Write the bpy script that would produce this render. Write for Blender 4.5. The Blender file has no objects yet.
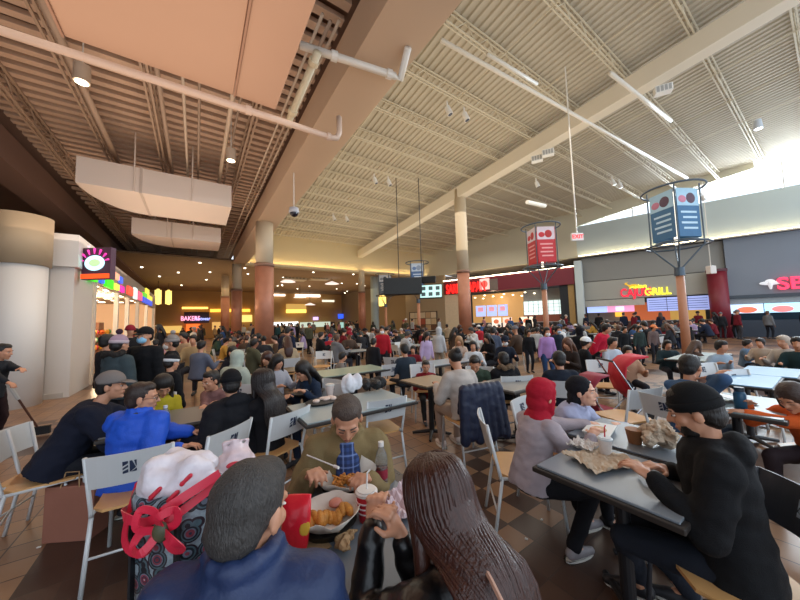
import bpy, bmesh, math, random
from mathutils import Vector, Matrix, Euler, noise
R = math.radians
random.seed(7)
scene = bpy.context.scene
COL = scene.collection
def V(*a): return Vector(a[0]) if len(a) == 1 else Vector(a)

# ---------------------------------------------------------------- camera
FPX = 300.0
CAM_Z = 1.6
YAW, PITCH, ROLL = 34.3, 3.9, 1.7
cam_d = bpy.data.cameras.new('camera'); cam = bpy.data.objects.new('camera', cam_d); COL.objects.link(cam)
cam_d.sensor_width = 36; cam_d.lens = 36*FPX/800; cam_d.clip_start = .05; cam_d.clip_end = 300
CR = (Matrix.Rotation(R(-YAW), 3, 'Z') @ Matrix.Rotation(R(90+PITCH), 3, 'X') @ Matrix.Rotation(R(-ROLL), 3, 'Z'))
cam.matrix_world = Matrix.Translation((0, 0, CAM_Z)) @ CR.to_4x4()
scene.camera = cam
C0 = V(0, 0, CAM_Z)
def ray(px, py): return (CR @ V((px-400)/FPX, (300-py)/FPX, -1))          # unit depth along the axis
def at(px, py, d): return C0 + ray(px, py)*d
def at_z(px, py, z): r = ray(px, py); return C0 + r*((z-CAM_Z)/r.z)
def at_x(px, py, x): r = ray(px, py); return C0 + r*(x/r.x)
def at_y(px, py, y): r = ray(px, py); return C0 + r*(y/r.y)
def proj(p):
    q = CR.transposed() @ (V(p)-C0); return (400+FPX*q.x/-q.z, 300-FPX*q.y/-q.z, -q.z)
def heading(a):                        # a: 0 away from the viewer, 90 to the right, 180 towards; gives the world z rotation of +Y
    return R(-YAW - a)

# ---------------------------------------------------------------- world, lights, exposure
w = bpy.data.worlds.new('sky'); scene.world = w; w.use_nodes = True
nt = w.node_tree; bg = nt.nodes['Background']
bg.inputs[0].default_value = (.78, .88, 1.0, 1); bg.inputs[1].default_value = 1.5
scene.view_settings.view_transform = 'Standard'; scene.view_settings.look = 'None'
scene.view_settings.exposure = 0.28; scene.view_settings.gamma = 1.0; scene.view_settings.use_curve_mapping = False
def area(name, loc, direction, sx, sy, power, col):
    l = bpy.data.lights.new(name, 'AREA'); l.shape = 'RECTANGLE'; l.size = sx; l.size_y = sy; l.energy = power; l.color = col
    o = bpy.data.objects.new(name, l); COL.objects.link(o); o.location = loc
    o.rotation_euler = V(direction).to_track_quat('-Z', 'Y').to_euler(); return o
def point(name, loc, power, col, r=.2):
    l = bpy.data.lights.new(name, 'POINT'); l.energy = power; l.color = col; l.shadow_soft_size = r
    o = bpy.data.objects.new(name, l); COL.objects.link(o); o.location = loc; return o
# daylight through the clerestory strip high on the right
area('clerestory_daylight', (28.0, 3.4, 9.3), (-.9, -.25, -.38), 15, 2.2, 3800, (.78, .9, 1))
# unseen warm fill areas added to brighten hall, left part and far zone
area('hall_fill_down', (13, 9, 7.6), (0, 0, -1), 16, 18, 900, (1, .93, .84))
area('hall_fill_up', (9.0, 13, 5.4), (0, 0, 1), 11, 20, 520, (1, .88, .68))
area('left_fill_down', (-1, 8, 5.2), (0, 0, -1), 5, 12, 170, (1, .8, .62))
area('left_fill_up', (-.8, 9, 3.8), (0, 0, 1), 5, 16, 240, (1, .78, .62))
area('far_fill_down', (8, 34, 5.0), (0, 0, -1), 22, 14, 700, (1, .74, .42))

# ---------------------------------------------------------------- materials
def srgb(h):
    if isinstance(h, (tuple, list)): return tuple(h) + (() if len(h) == 4 else (1,))
    h = h.lstrip('#'); h = ''.join(q*2 for q in h) if len(h) == 3 else h; c = [int(h[i:i+2], 16)/255 for i in (0, 2, 4)]
    return tuple((x/12.92 if x <= .04045 else ((x+.055)/1.055)**2.4) for x in c) + (1,)
MATS = {}
def mat(color, rough=.6, metal=0, var=.12, nscale=6, bump=0, bscale=40, name=None, emit=0, spec=None, trans=0, stretch=1):
    key = (str(color), rough, metal, var, nscale, bump, bscale, emit, trans, stretch)
    if key in MATS: return MATS[key]
    m = bpy.data.materials.new(name or 'surface'); m.use_nodes = True; t = m.node_tree; b = t.nodes['Principled BSDF']
    c = srgb(color)
    b.inputs['Roughness'].default_value = rough; b.inputs['Metallic'].default_value = metal
    b.inputs['Base Color'].default_value = c
    if spec is not None: b.inputs['Specular IOR Level'].default_value = spec
    if trans: b.inputs['Transmission Weight'].default_value = trans; b.inputs['IOR'].default_value = 1.3
    if emit:
        b.inputs['Emission Color'].default_value = c; b.inputs['Emission Strength'].default_value = emit
    if var or bump:
        tc = t.nodes.new('ShaderNodeTexCoord'); n = t.nodes.new('ShaderNodeTexNoise'); n.inputs['Scale'].default_value = nscale
        n.inputs['Detail'].default_value = 3; vec = tc.outputs['Object']
        if stretch != 1:
            mp = t.nodes.new('ShaderNodeMapping'); mp.inputs['Scale'].default_value = (1, 1, stretch); t.links.new(vec, mp.inputs['Vector']); vec = mp.outputs[0]
        t.links.new(vec, n.inputs['Vector'])
        if var:
            mx = t.nodes.new('ShaderNodeMixRGB'); mx.blend_type = 'MIX'
            mx.inputs[1].default_value = tuple(x*(1-var) for x in c[:3])+(1,); mx.inputs[2].default_value = tuple(min(1, x*(1+var)) for x in c[:3])+(1,)
            t.links.new(n.outputs['Fac'], mx.inputs[0]); t.links.new(mx.outputs[0], b.inputs['Base Color'])
        if bump:
            n2 = t.nodes.new('ShaderNodeTexNoise'); n2.inputs['Scale'].default_value = bscale; t.links.new(vec, n2.inputs['Vector'])
            bp = t.nodes.new('ShaderNodeBump'); bp.inputs['Strength'].default_value = bump; bp.inputs['Distance'].default_value = .01
            t.links.new(n2.outputs['Fac'], bp.inputs['Height']); t.links.new(bp.outputs[0], b.inputs['Normal'])
    MATS[key] = m; return m
def glow(color, s=1.0, name='lit'): return mat(color, .5, 0, 0, 1, 0, 1, name, s)
def cloth(color, name='cloth', rough=.85): return mat(color, rough, 0, .16, 9, .35, 220, name, spec=.25)
def paint(color, rough=.5): return mat(color, rough, 0, .05, 3, 0, 1, 'paint')
M = dict(
    white_metal=mat('#c9cccd', .35, .1, .04, 3, name='painted metal'), wood=mat('#c99a62', .38, 0, .18, 5, name='beech ply'),
    dark=mat('#1b1b1d', .5, 0, .1, 4, name='black'), chrome=mat('#b9bcc0', .2, 1, 0, name='chrome'),
    skin=mat('#c08a6c', .5, 0, .06, 14, name='skin'), skin_d=mat('#8a5a42', .5, 0, .06, 14, name='skin'), skin_l=mat('#d8a58a', .5, 0, .06, 14, name='skin'),
    hair=mat('#130e0c', .5, 0, .5, 110, .5, 150, name='hair', stretch=.08), hair_b=mat('#3a1c12', .36, 0, .6, 90, .35, 120, name='hair', stretch=.06),
    hair_g=mat('#3a3735', .6, 0, .75, 190, .8, 240, name='hair', stretch=.3),
    paper=mat('#d9cdbd', .7, 0, .1, 10, .3, 30, name='paper'), kraft=mat('#a5835c', .8, 0, .15, 12, .4, 40, name='kraft paper'),
    white=mat('#dddcd8', .5, 0, .04, 4, name='white'), red=mat('#c3152a', .5, 0, .08, 6, name='red'),
    copper=mat('#b47a60', .45, .15, .25, 2.5, .15, 10, name='copper tile'), cream=mat('#a8987c', .7, 0, .06, 2, name='cream'),
)
FOOD = mat('#b5792c', .55, 0, .5, 40, .8, 50, 'food'); FRIES = mat('#c9843a', .5, 0, .45, 50, .8, 60, 'fries')

# ---------------------------------------------------------------- mesh builder
class MB:
    def __init__(s): s.v = []; s.f = []
    def add(s, vs, fs):
        n = len(s.v); s.v += [tuple(p) for p in vs]; s.f += [tuple(i+n for i in f) for f in fs]; return s
    def box(s, a, b, M4=None):
        x0, y0, z0 = a; x1, y1, z1 = b
        vs = [V(x, y, z) for z in (z0, z1) for y in (y0, y1) for x in (x0, x1)]
        if M4 is not None: vs = [M4 @ v for v in vs]
        return s.add(vs, [(0, 2, 3, 1), (4, 5, 7, 6), (0, 1, 5, 4), (2, 6, 7, 3), (0, 4, 6, 2), (1, 3, 7, 5)])
    def hexa(s, b4, t4):
        return s.add(list(b4)+list(t4), [(3, 2, 1, 0), (4, 5, 6, 7), (0, 1, 5, 4), (1, 2, 6, 5), (2, 3, 7, 6), (3, 0, 4, 7)])
    def cyl(s, p0, p1, r0, r1=None, n=12, cap=True):
        p0, p1 = V(p0), V(p1); r1 = r0 if r1 is None else r1
        d = (p1-p0).normalized(); a = d.orthogonal().normalized(); b = d.cross(a)
        vs = []
        for p, r in ((p0, r0), (p1, r1)):
            for k in range(n):
                t = 2*math.pi*k/n; vs.append(p + a*(r*math.cos(t)) + b*(r*math.sin(t)))
        fs = [(k, (k+1) % n, n+(k+1) % n, n+k) for k in range(n)]
        if cap: fs += [tuple(range(n-1, -1, -1)), tuple(range(n, 2*n))]
        return s.add(vs, fs)
    def tube(s, pts, r, n=8):
        for i in range(len(pts)-1): s.rcone(pts[i], r, pts[i+1], r, n, 2)
        return s
    def bar(s, pts, r, n=8):               # one continuous mitred tube
        pts = [V(p) for p in pts]; m = len(pts); rings = []
        d0 = (pts[1]-pts[0]).normalized(); a = d0.orthogonal().normalized()
        for i, p in enumerate(pts):
            d = ((pts[min(i+1, m-1)]-pts[max(i-1, 0)])).normalized()
            a = (a-d*a.dot(d)).normalized(); b = d.cross(a)
            rr = r[i] if isinstance(r, (list, tuple)) else r
            rings.append([p + a*(rr*math.cos(2*math.pi*k/n)) + b*(rr*math.sin(2*math.pi*k/n)) for k in range(n)])
        vs = [q for g in rings for q in g]; fs = []
        for i in range(m-1):
            for k in range(n): fs.append((i*n+k, i*n+(k+1) % n, (i+1)*n+(k+1) % n, (i+1)*n+k))
        fs += [tuple(range(n-1, -1, -1)), tuple(range((m-1)*n, m*n))]
        return s.add(vs, fs)
    def rcone(s, p0, r0, p1, r1, n=12, hs=3):      # cone with round ends
        p0, p1 = V(p0), V(p1); d = (p1-p0)
        if d.length < 1e-6: d = V(0, 0, 1e-4)
        d.normalize(); a = d.orthogonal().normalized(); b = d.cross(a); prof = []
        for i in range(1, hs+1): t = math.pi/2*i/hs; prof.append((p0 - d*(r0*math.cos(t)), r0*math.sin(t)))
        for i in range(hs, 0, -1): t = math.pi/2*i/hs; prof.append((p1 + d*(r1*math.cos(t)), r1*math.sin(t)))
        vs = [p0-d*r0]; fs = []
        for c, r in prof:
            for k in range(n):
                t = 2*math.pi*k/n; vs.append(c + a*(r*math.cos(t)) + b*(r*math.sin(t)))
        vs.append(p1+d*r1); m = len(prof)
        for k in range(n): fs.append((0, 1+(k+1) % n, 1+k))
        for i in range(m-1):
            for k in range(n): fs.append((1+i*n+k, 1+i*n+(k+1) % n, 1+(i+1)*n+(k+1) % n, 1+(i+1)*n+k))
        for k in range(n): fs.append((1+(m-1)*n+k, 1+(m-1)*n+(k+1) % n, 1+m*n))
        return s.add(vs, fs)
    def ell(s, c, r, M3=None, n=16, m=10, zcut=None):
        c = V(c); r = (r, r, r) if not isinstance(r, (tuple, list)) else r
        vs = []; fs = []
        for i in range(m+1):
            ph = -math.pi/2 + math.pi*i/m
            for k in range(n):
                t = 2*math.pi*k/n; cz = math.sin(ph)
                if zcut is not None: cz = max(cz, zcut)
                q = V(r[0]*math.cos(ph)*math.cos(t), r[1]*math.cos(ph)*math.sin(t), r[2]*cz)
                if M3 is not None: q = M3 @ q
                vs.append(c+q)
        for i in range(m):
            for k in range(n): fs.append((i*n+k, i*n+(k+1) % n, (i+1)*n+(k+1) % n, (i+1)*n+k))
        return s.add(vs, fs)
    def loft(s, secs, n=20, cap=True):       # secs: (centre, axis u, axis v, ru, rv)
        vs = []; fs = []; m = len(secs)
        for c, u, v, ru, rv in secs:
            for k in range(n):
                t = 2*math.pi*k/n; vs.append(V(c) + V(u)*(ru*math.cos(t)) + V(v)*(rv*math.sin(t)))
        for i in range(m-1):
            for k in range(n): fs.append((i*n+k, i*n+(k+1) % n, (i+1)*n+(k+1) % n, (i+1)*n+k))
        if cap: fs += [tuple(range(n-1, -1, -1)), tuple(range((m-1)*n, m*n))]
        return s.add(vs, fs)
    def lathe(s, c, prof, n=20, cap=True):
        c = V(c); return s.loft([(c+V(0, 0, z), (1, 0, 0), (0, 1, 0), r, r) for z, r in prof], n, cap)
    def xf(s, M4): s.v = [tuple(M4 @ V(p)) for p in s.v]; return s
    def mesh(s, name):
        me = bpy.data.meshes.new(name); me.from_pydata(s.v, [], s.f); me.validate(); me.update()
        bm = bmesh.new(); bm.from_mesh(me); bmesh.ops.remove_doubles(bm, verts=bm.verts, dist=1e-5)
        bmesh.ops.recalc_face_normals(bm, faces=bm.faces); bm.to_mesh(me); bm.free(); return me
    def build(s, name, m, parent=None, smooth=False, voxel=0, iters=3, wrinkle=0, wscale=9, bevel=0):
        me = s.mesh(name); me.materials.append(m)
        o = bpy.data.objects.new(name, me); COL.objects.link(o)
        if parent: o.parent = parent
        if voxel: remesh(o, voxel, iters, wrinkle, wscale)
        elif bevel:
            bm = bmesh.new(); bm.from_mesh(me)
            bmesh.ops.bevel(bm, geom=[e for e in bm.edges if e.calc_face_angle(0) > .5], offset=bevel, segments=2, affect='EDGES', profile=.5, clamp_overlap=True)
            bm.to_mesh(me); bm.free()
        if smooth or voxel:
            for p in o.data.polygons: p.use_smooth = True
        return o
def remesh(o, voxel, iters, wrinkle, wscale):
    a = o.modifiers.new('r', 'REMESH'); a.mode = 'VOXEL'; a.voxel_size = voxel; a.adaptivity = 0
    if iters: b = o.modifiers.new('s', 'SMOOTH'); b.factor = .5; b.iterations = iters
    mw = o.matrix_world.copy()
    dg = bpy.context.evaluated_depsgraph_get(); me = bpy.data.meshes.new_from_object(o.evaluated_get(dg))
    o.modifiers.clear(); old = o.data; nm = old.name; m = old.materials[0]
    o.data = me; bpy.data.meshes.remove(old); me.name = nm; me.materials.clear(); me.materials.append(m)
    if wrinkle:
        nr = [v.normal.copy() for v in me.vertices]
        for v, n in zip(me.vertices, nr):
            c = v.co; q = noise.noise(V(c.x*wscale, c.y*wscale, c.z*wscale*1.7)) + .5*noise.noise(V(c.x*wscale*2.3+5, c.y*wscale*2.3, c.z*wscale*3))
            v.co = c + n*(q*wrinkle)
def tag(o, label=None, cat=None, group=None, kind=None):
    if label: o['label'] = label
    if cat: o['category'] = cat
    if group: o['group'] = group
    if kind: o['kind'] = kind
    return o
def empty(name, loc=(0, 0, 0), rz=0, label=None, cat=None, group=None):
    o = bpy.data.objects.new(name, None); COL.objects.link(o); o.location = loc; o.rotation_euler = (0, 0, rz); o.empty_display_size = .1
    return tag(o, label, cat, group)
def copy_tree(o, parent=None):
    c = o.copy(); COL.objects.link(c)
    if parent: c.parent = parent
    for ch in KIDS.get(o.name, []) or [x for x in o.children]:
        copy_tree(ch, c)
    return c
KIDS = {}
def place(o, loc, rz=0, label=None, group=None, s=1):
    o.location = loc; o.rotation_euler = (0, 0, rz); o.scale = (s, s, s)
    if label: o['label'] = label
    if group: o['group'] = group
    return o
def struct(name, mb, m, parent=None, **k):
    o = mb.build(name, m, parent, **k)
    if not parent: o['kind'] = 'structure'
    return o
def text(name, body, size, loc, rot, m, parent=None, ext=.02, sx=1, align='CENTER', font=None):
    cu = bpy.data.curves.new(name, 'FONT'); cu.body = body; cu.size = size; cu.extrude = ext; cu.align_x = align; cu.align_y = 'CENTER'
    cu.offset = size*.02; cu.materials.append(m)
    t = bpy.data.objects.new(name+'_c', cu); COL.objects.link(t); t.scale = (sx, 1, 1)
    dg = bpy.context.evaluated_depsgraph_get(); me = bpy.data.meshes.new_from_object(t.evaluated_get(dg)); me.transform(Matrix.Diagonal((sx, 1, 1, 1)))
    bpy.data.objects.remove(t); bpy.data.curves.remove(cu)
    o = bpy.data.objects.new(name, me); COL.objects.link(o)
    Mx = Matrix.Translation(loc) @ (rot if isinstance(rot, Matrix) else Euler(rot).to_matrix().to_4x4())
    me.transform(Mx)
    if parent: o.parent = parent
    return o

area('far_fill_up', (8, 34, 3.6), (0, 0, 1), 22, 16, 480, (1, .72, .42))  # unseen fill added to brighten the far low ceiling
# ================================================================ the building
def floor_mat():
    m = bpy.data.materials.new('floor tiles'); m.use_nodes = True; t = m.node_tree; b = t.nodes['Principled BSDF']; N = t.nodes.new; L = t.links.new
    tc = N('ShaderNodeTexCoord'); sp = N('ShaderNodeSeparateXYZ'); L(tc.outputs['Object'], sp.inputs[0])
    def math_(op, a, bb=None):
        n = N('ShaderNodeMath'); n.operation = op
        for i, q in enumerate((a, bb)):
            if q is None: continue
            if isinstance(q, (int, float)): n.inputs[i].default_value = q
            else: L(q, n.inputs[i])
        return n.outputs[0]
    T = .225
    ix = math_('FLOOR', math_('DIVIDE', sp.outputs[0], T)); iy = math_('FLOOR', math_('DIVIDE', sp.outputs[1], T))
    par = math_('PINGPONG', math_('ADD', ix, iy), 1)
    def band(c, p, lo, hi):
        f = math_('FLOORED_MODULO', c, p); return math_('MULTIPLY', math_('GREATER_THAN', f, lo-.5), math_('LESS_THAN', f, hi+.5))
    bx = band(ix, 24, 8, 15); by = band(iy, 24, 6, 11)
    solidx = band(ix, 15, 11, 14); 
    region = math_('MULTIPLY', bx, by)
    darkband = math_('MAXIMUM', math_('MAXIMUM', band(ix, 24, 6, 7), band(iy, 24, 3, 5)), math_('MULTIPLY', band(ix, 24, 20, 23), band(iy, 48, 0, 17)))
    chk = math_('MULTIPLY', par, region)
    dk = math_('MAXIMUM', chk, darkband)
    cb = N('ShaderNodeCombineXYZ'); L(ix, cb.inputs[0]); L(iy, cb.inputs[1]); wn = N('ShaderNodeTexWhiteNoise'); L(cb.outputs[0], wn.inputs[0])
    tan = N('ShaderNodeMixRGB'); tan.inputs[1].default_value = srgb('#8f6c54'); tan.inputs[2].default_value = srgb('#a8825f'); L(wn.outputs[0], tan.inputs[0])
    brn = N('ShaderNodeMixRGB'); brn.inputs[1].default_value = srgb('#4a352c'); brn.inputs[2].default_value = srgb('#5c4538'); L(wn.outputs[0], brn.inputs[0])
    mx = N('ShaderNodeMixRGB'); L(dk, mx.inputs[0]); L(tan.outputs[0], mx.inputs[1]); L(brn.outputs[0], mx.inputs[2])
    def gr(c):
        f = math_('FRACT', math_('DIVIDE', c, T)); return math_('LESS_THAN', math_('PINGPONG', f, .5), .022)
    g = math_('MAXIMUM', gr(sp.outputs[0]), gr(sp.outputs[1]))
    m2 = N('ShaderNodeMixRGB'); L(g, m2.inputs[0]); L(mx.outputs[0], m2.inputs[1]); m2.inputs[2].default_value = srgb('#4a3a32')
    ns = N('ShaderNodeTexNoise'); ns.inputs['Scale'].default_value = 1.3; ns.inputs['Detail'].default_value = 6; L(tc.outputs['Object'], ns.inputs['Vector'])
    m3 = N('ShaderNodeMixRGB'); m3.blend_type = 'MULTIPLY'; m3.inputs[0].default_value = .35; L(m2.outputs[0], m3.inputs[1]); L(ns.outputs['Fac'], m3.inputs[2])
    L(m3.outputs[0], b.inputs['Base Color'])
    rr = N('ShaderNodeMapRange'); rr.inputs[3].default_value = .22; rr.inputs[4].default_value = .42; L(ns.outputs['Fac'], rr.inputs[0]); L(rr.outputs[0], b.inputs['Roughness'])
    bp = N('ShaderNodeBump'); bp.inputs['Strength'].default_value = .25; bp.inputs['Distance'].default_value = .003; bp.invert = True; L(g, bp.inputs['Height']); L(bp.outputs[0], b.inputs['Normal'])
    return m
struct('floor', MB().box((-14, -4, -.1), (34, 52, 0)), floor_mat())

ORD = ['nearest']+[w_+' nearest' for w_ in 'second third fourth fifth sixth seventh eighth ninth tenth eleventh twelfth thirteenth fourteenth fifteenth sixteenth seventeenth eighteenth nineteenth twentieth twenty-first twenty-second twenty-third twenty-fourth twenty-fifth twenty-sixth twenty-seventh twenty-eighth twenty-ninth thirtieth'.split()]
def deckz(y): return 8.55 + .078*(24.5-y)
# corrugated deck of the high hall: ribs run along Y
def corrugated(x0, x1, y0, y1, zf, period, depth, along='y', flat=.45):
    mb = MB(); prof = []; n = int((x1-x0)/period) if along == 'y' else int((y1-y0)/period)
    for i in range(n):
        a = (x0 if along == 'y' else y0) + i*period
        prof += [(a, 0), (a+period*flat*.9, 0), (a+period*.5, depth), (a+period*.9, depth)]
    vs = []
    for q, dz in prof:
        if along == 'y':
            ye = max(y0+.5, min(y1, 10.84-(q-24.34)/.327+.6)); vs += [V(q, y0, zf(y0)+dz), V(q, ye, zf(ye)+dz)]
        else: vs += [V(x0, q, zf(q)+dz), V(x1, q, zf(q)+dz)]
    top = len(vs)
    fs = [(2*i, 2*i+1, 2*i+3, 2*i+2) for i in range(len(prof)-1)]
    return mb.add(vs, fs)
DECK = mat('#b5aa96', .7, 0, .08, 1.2, name='painted deck')
ce = struct('ceiling', corrugated(2.9, 31, -3, 24.5, deckz, .24, .06), DECK)
struct('ceiling', MB().hexa([(2.9, -3, deckz(-3)+.1), (29, -3, deckz(-3)+.1), (20, 24.5, deckz(24.5)+.1), (2.9, 24.5, deckz(24.5)+.1)],
                            [(2.9, -3, deckz(-3)+.2), (29, -3, deckz(-3)+.2), (20, 24.5, deckz(24.5)+.2), (2.9, 24.5, deckz(24.5)+.2)]), DECK)
STEEL = mat('#c6bba2', .5, 0, .05, 2, name='painted steel'); STEEL_D = mat('#a98f78', .55, 0, .08, 2, name='painted steel')
def joist(x0, x1, y, zb, zt, nseg, m, r=.028, axis='x'):
    root = empty('roof_joist', (0, 0, 0))
    def p(q, off, z): return (q, y+off, z) if axis == 'x' else (y+off, q, z)
    for nm, z in (('bottom_chord', zb), ('top_chord', zt)):
        mb = MB()
        for off in (-.05, .05):
            a, b = p(x0, off-r, z-r), p(x1, off+r, z+r); mb.box([min(i) for i in zip(a, b)], [max(i) for i in zip(a, b)])
        mb.build(nm, m, root)
    mb = MB(); dx = (x1-x0)/nseg; pts = []
    for i in range(nseg+1): pts.append(p(x0+i*dx, 0, zb if i % 2 == 0 else zt))
    mb.bar(pts, .017, 5); mb.build('web', m, root)
    return root
y = -1.6; k = 0
while y < 24:
    z = deckz(y); j = joist(3.0, min(30.5, 24.34+(10.84-y)*.327-.1 if y > -.5 else 27.9), y, z-.5, z-.06, 50, STEEL, .017)
    tag(j, ORD[k]+' cream open web steel joist crossing under the high hall roof', 'joist', 'cream joists under the high roof'); y += 1.75; k += 1
for i, x in enumerate((5.2, 7.6, 10.0, 14.8, 17.2, 19.6)):
    o = MB().bar([(x, -2, deckz(-2)-.52), (x, 24, deckz(24)-.52)], .02, 5).build('bridging_rod', STEEL)
    tag(o, ORD[i].replace(' nearest', '').replace('nearest', 'first')+' thin steel bridging rod from the bulkhead under the high roof', 'rod', 'bridging rods under the high roof')
# main white box beam over column line
def slantbox(x0, x1, y0, y1, h, off): return MB().hexa([(x0, y0, deckz(y0)-off-h), (x1, y0, deckz(y0)-off-h), (x1, y1, deckz(y1)-off-h), (x0, y1, deckz(y1)-off-h)], [(x0, y0, deckz(y0)-off), (x1, y0, deckz(y0)-off), (x1, y1, deckz(y1)-off), (x0, y1, deckz(y1)-off)])
tag(slantbox(12.1, 12.6, -3, 24.4, .62, .5).build('roof_beam', mat('#d8cdb8', .5, 0, .04, 1), bevel=.01), 'broad cream steel beam running under the high roof joists', 'beam')

# bulkhead on the left column line
BULK = mat('#c4a98e', .75, 0, .06, .6, name='bulkhead plaster'); BULK_D = mat('#8a7260', .75, 0, .05, .6, name='bulkhead plaster')
def bulk():
    mb = MB(); mb.box((2.25, -3, 6.15), (3.1, 24.6, 7.0)); mb.box((2.55, -3, 7.0), (3.1, 24.6, 10.7)); return mb
struct('wall_left_bulkhead', MB().box((2.6, -3, 6.2), (3.05, 24.6, 10.9)), mat('#c8b498', .75, 0, .05, .5))
struct('trim_1', MB().box((2.2, -3, 6.15), (3.1, 24.6, 6.95)), BULK)
# left low zone: deck with ribs along X, joists along Y
LOW_Z = 7.6
def low_deck_mat():
    m = mat('#7d6350', .75, 0, .15, 1.2, name='low deck'); return m
struct('ceiling', MB().box((-12, -3, LOW_Z), (2.6, 52, LOW_Z+.1)), mat('#7b5f50', .8, 0, .12, 1.1))
slat = mat('#c9ab92', .6, 0, .08, 1.3, name='rib')
mb = MB(); yy = 1.0
while yy < 30:
    mb.box((-4.3, yy-.085, 7.42), (2.3, yy+.085, 7.52)); yy += .34 if yy < 16 else .6
struct('ceiling', mb, slat)
for x, w_ in ((-3.6, 'leftmost'), (-2.3, 'second from left'), (-.95, 'middle'), (1.2, 'rightmost')):
    j = joist(-2, 40, x, 6.95, 7.35, 66, STEEL_D, .022, 'y'); tag(j, w_+' tan open web joist running lengthwise under the low ceiling', 'joist', 'tan joists under the low ceiling')
for i, (x, z, r) in enumerate(((-.72, 6.8, .05), (-.3, 6.9, .035), (.0, 6.9, .03), (.62, 6.75, .055), (.8, 6.9, .03), (1.72, 6.85, .03), (1.86, 6.8, .035), (2.02, 6.9, .03), (-2.05, 6.75, .07))):
    o = MB().bar([(x, 4.6, z), (x, 26 if z > 6.8 else 15, z)], r, 8).build('conduit', mat('#c9b49c' if i % 2 else '#a58d78', .5, 0, .05, 2), smooth=True)
    tag(o, ORD[sorted([-.72, -.3, 0, .62, .8, 1.72, 1.86, 2.02, -2.05]).index(x)].replace(' nearest', '').replace('nearest', 'first')+' conduit from the left, running lengthwise below the low ceiling', 'conduit', 'conduits under the low ceiling')
struct('trim_2', MB().box((-5.0, -3, 6.15), (-4.25, 45, 7.0)), mat('#6a5044', .75, 0, .06, .6))
struct('wall_left', MB().box((-12.1, -3, 0), (-12, 52, 7.6)), mat('#3b4254', .8, 0, .1, .6))
# big flat panel overhead near the camera
pan = empty('suspended_ceiling_panel', (0, 0, 0), 0, 'large flat tan soffit panel hanging above the pipes at upper left', 'ceiling panel')
PAN = mat('#b9957c', .7, 0, .05, .8, name='tan panel')
for a, b in ((-1.32, .42), (.45, 1.02)):
    MB().box((a, 1.2, 5.05), (b, 4.9, 5.5)).build('panel', PAN, pan, bevel=.01)
MB().box((-3.4, .6, 5.05), (-1.35, 3.95, 5.5)).build('panel', mat('#b98c7e', .7, 0, .05, .8), pan, bevel=.01)
for x in (-1.335, .435): MB().box((x-.012, 1.2, 5.03), (x+.012, 4.9, 5.06)).build('seam_strip', mat('#a07a63', .6), pan)
# roof pipes at the upper left
def pipe(name, pts, r, m, label, cat='pipe', coll=()):
    o = MB().bar(pts, r, 12).build(name, m, smooth=True); tag(o, label, cat)
    for c in coll:
        a, b = V(c[0]), V(c[1]); MB().cyl(a, b, r*1.35, None, 12).build('coupling', m, o)
    return o
PIPE = mat('#c4ab98', .45, 0, .05, 2, name='pipe'); PIPEW = mat('#d8d2c6', .4, 0, .05, 2, name='pipe')
p0, p1 = at_z(-20, 27, 5.0), at_z(335, 138, 5.0)
pl = [V(-2.6, 4.93, 4.92), V(1.3, 4.98, 4.95), V(2.05, 5.0, 4.95)]
pipe('drain_pipe', [(-3.6, 4.98, 4.9), (1.05, 4.98, 4.95), (2.0, 4.98, 4.95), (2.1, 4.98, 4.98), (2.15, 4.98, 5.1), (2.15, 4.98, 5.4)], .05, PIPE, 'long tan pipe crossing below the flat panel and ending in an elbow', coll=(((.6, 4.98, 4.95), (.68, 4.98, 4.95)), ((1.9, 4.98, 4.95), (1.97, 4.98, 4.95))))
a = at_z(300, 45, 6.0); b = at_z(395, 76, 6.0); c = at_z(408, 48, 6.1)
pipe('roof_drain_pipe', [a, b, b+V(.12, .0, .0), c], .06, PIPEW, 'pale pipe elbow strapped to the bulkhead face', coll=((a.lerp(b, .3), a.lerp(b, .36)), (a.lerp(b, .9), a.lerp(b, .96))))
a2 = at_z(318, 52, 5.8); b2 = at_z(290, 118, 5.5)
pipe('roof_drain_pipe', [a2, b2, b2+V(0, .1, -.12)], .06, mat('#cdbf9f', .4), 'cream pipe dropping between the tan panel and the bulkhead', coll=((a2.lerp(b2, .1), a2.lerp(b2, .16)), (a2.lerp(b2, .85), a2.lerp(b2, .91))))
# ducts
def duct(x0, x1, y0, y1, z0, z1, label):
    root = empty('air_duct', (0, 0, 0), 0, label, 'duct'); m = mat('#d9c9ba', .5, 0, .04, .8, name='duct')
    mb = MB(); pts = []
    n = 10; cx, rx = x0+1.3, 1.3; ry = y1-y0
    for i in range(n+1):
        t = math.pi/2*i/n; pts.append((cx - rx*math.cos(math.pi/2 - t) if False else cx-rx*math.sin(t), y1 - ry*(1-math.cos(t)) if False else y0 + ry*math.cos(t) ))
    # outline: straight right part, left end sweeping round towards the viewer
    outl = [(x1, y0), (x1, y1), (cx, y1)] + [(cx-rx*math.sin(math.pi/2*i/n), y0+ry*math.cos(math.pi/2*i/n)) for i in range(1, n+1)]
    m_ = len(outl); vs = [V(x, y, z0) for x, y in outl]+[V(x, y, z1) for x, y in outl]
    fs = [tuple(range(m_-1, -1, -1)), tuple(range(m_, 2*m_))]+[(k, (k+1) % m_, m_+(k+1) % m_, m_+k) for k in range(m_)]
    MB().add(vs, fs).build('duct_body', m, root)
    for x in (x0+1.35, ):
        MB().box((x-.03, y0-.02, z0-.02), (x+.03, y1+.02, z1+.02)).build('flange', mat('#bfae9f', .5), root)
    for x in (x0+1.2, x1-1.1): MB().bar([(x, y0-.02, z0), (x, y0-.02, 7.4)], .02, 6).build('strap', m, root)
    return root
duct(-2.75, .95, 11.4, 13.6, 5.6, 6.35, 'large pale rectangular duct with a curved end, nearer of two')
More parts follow.
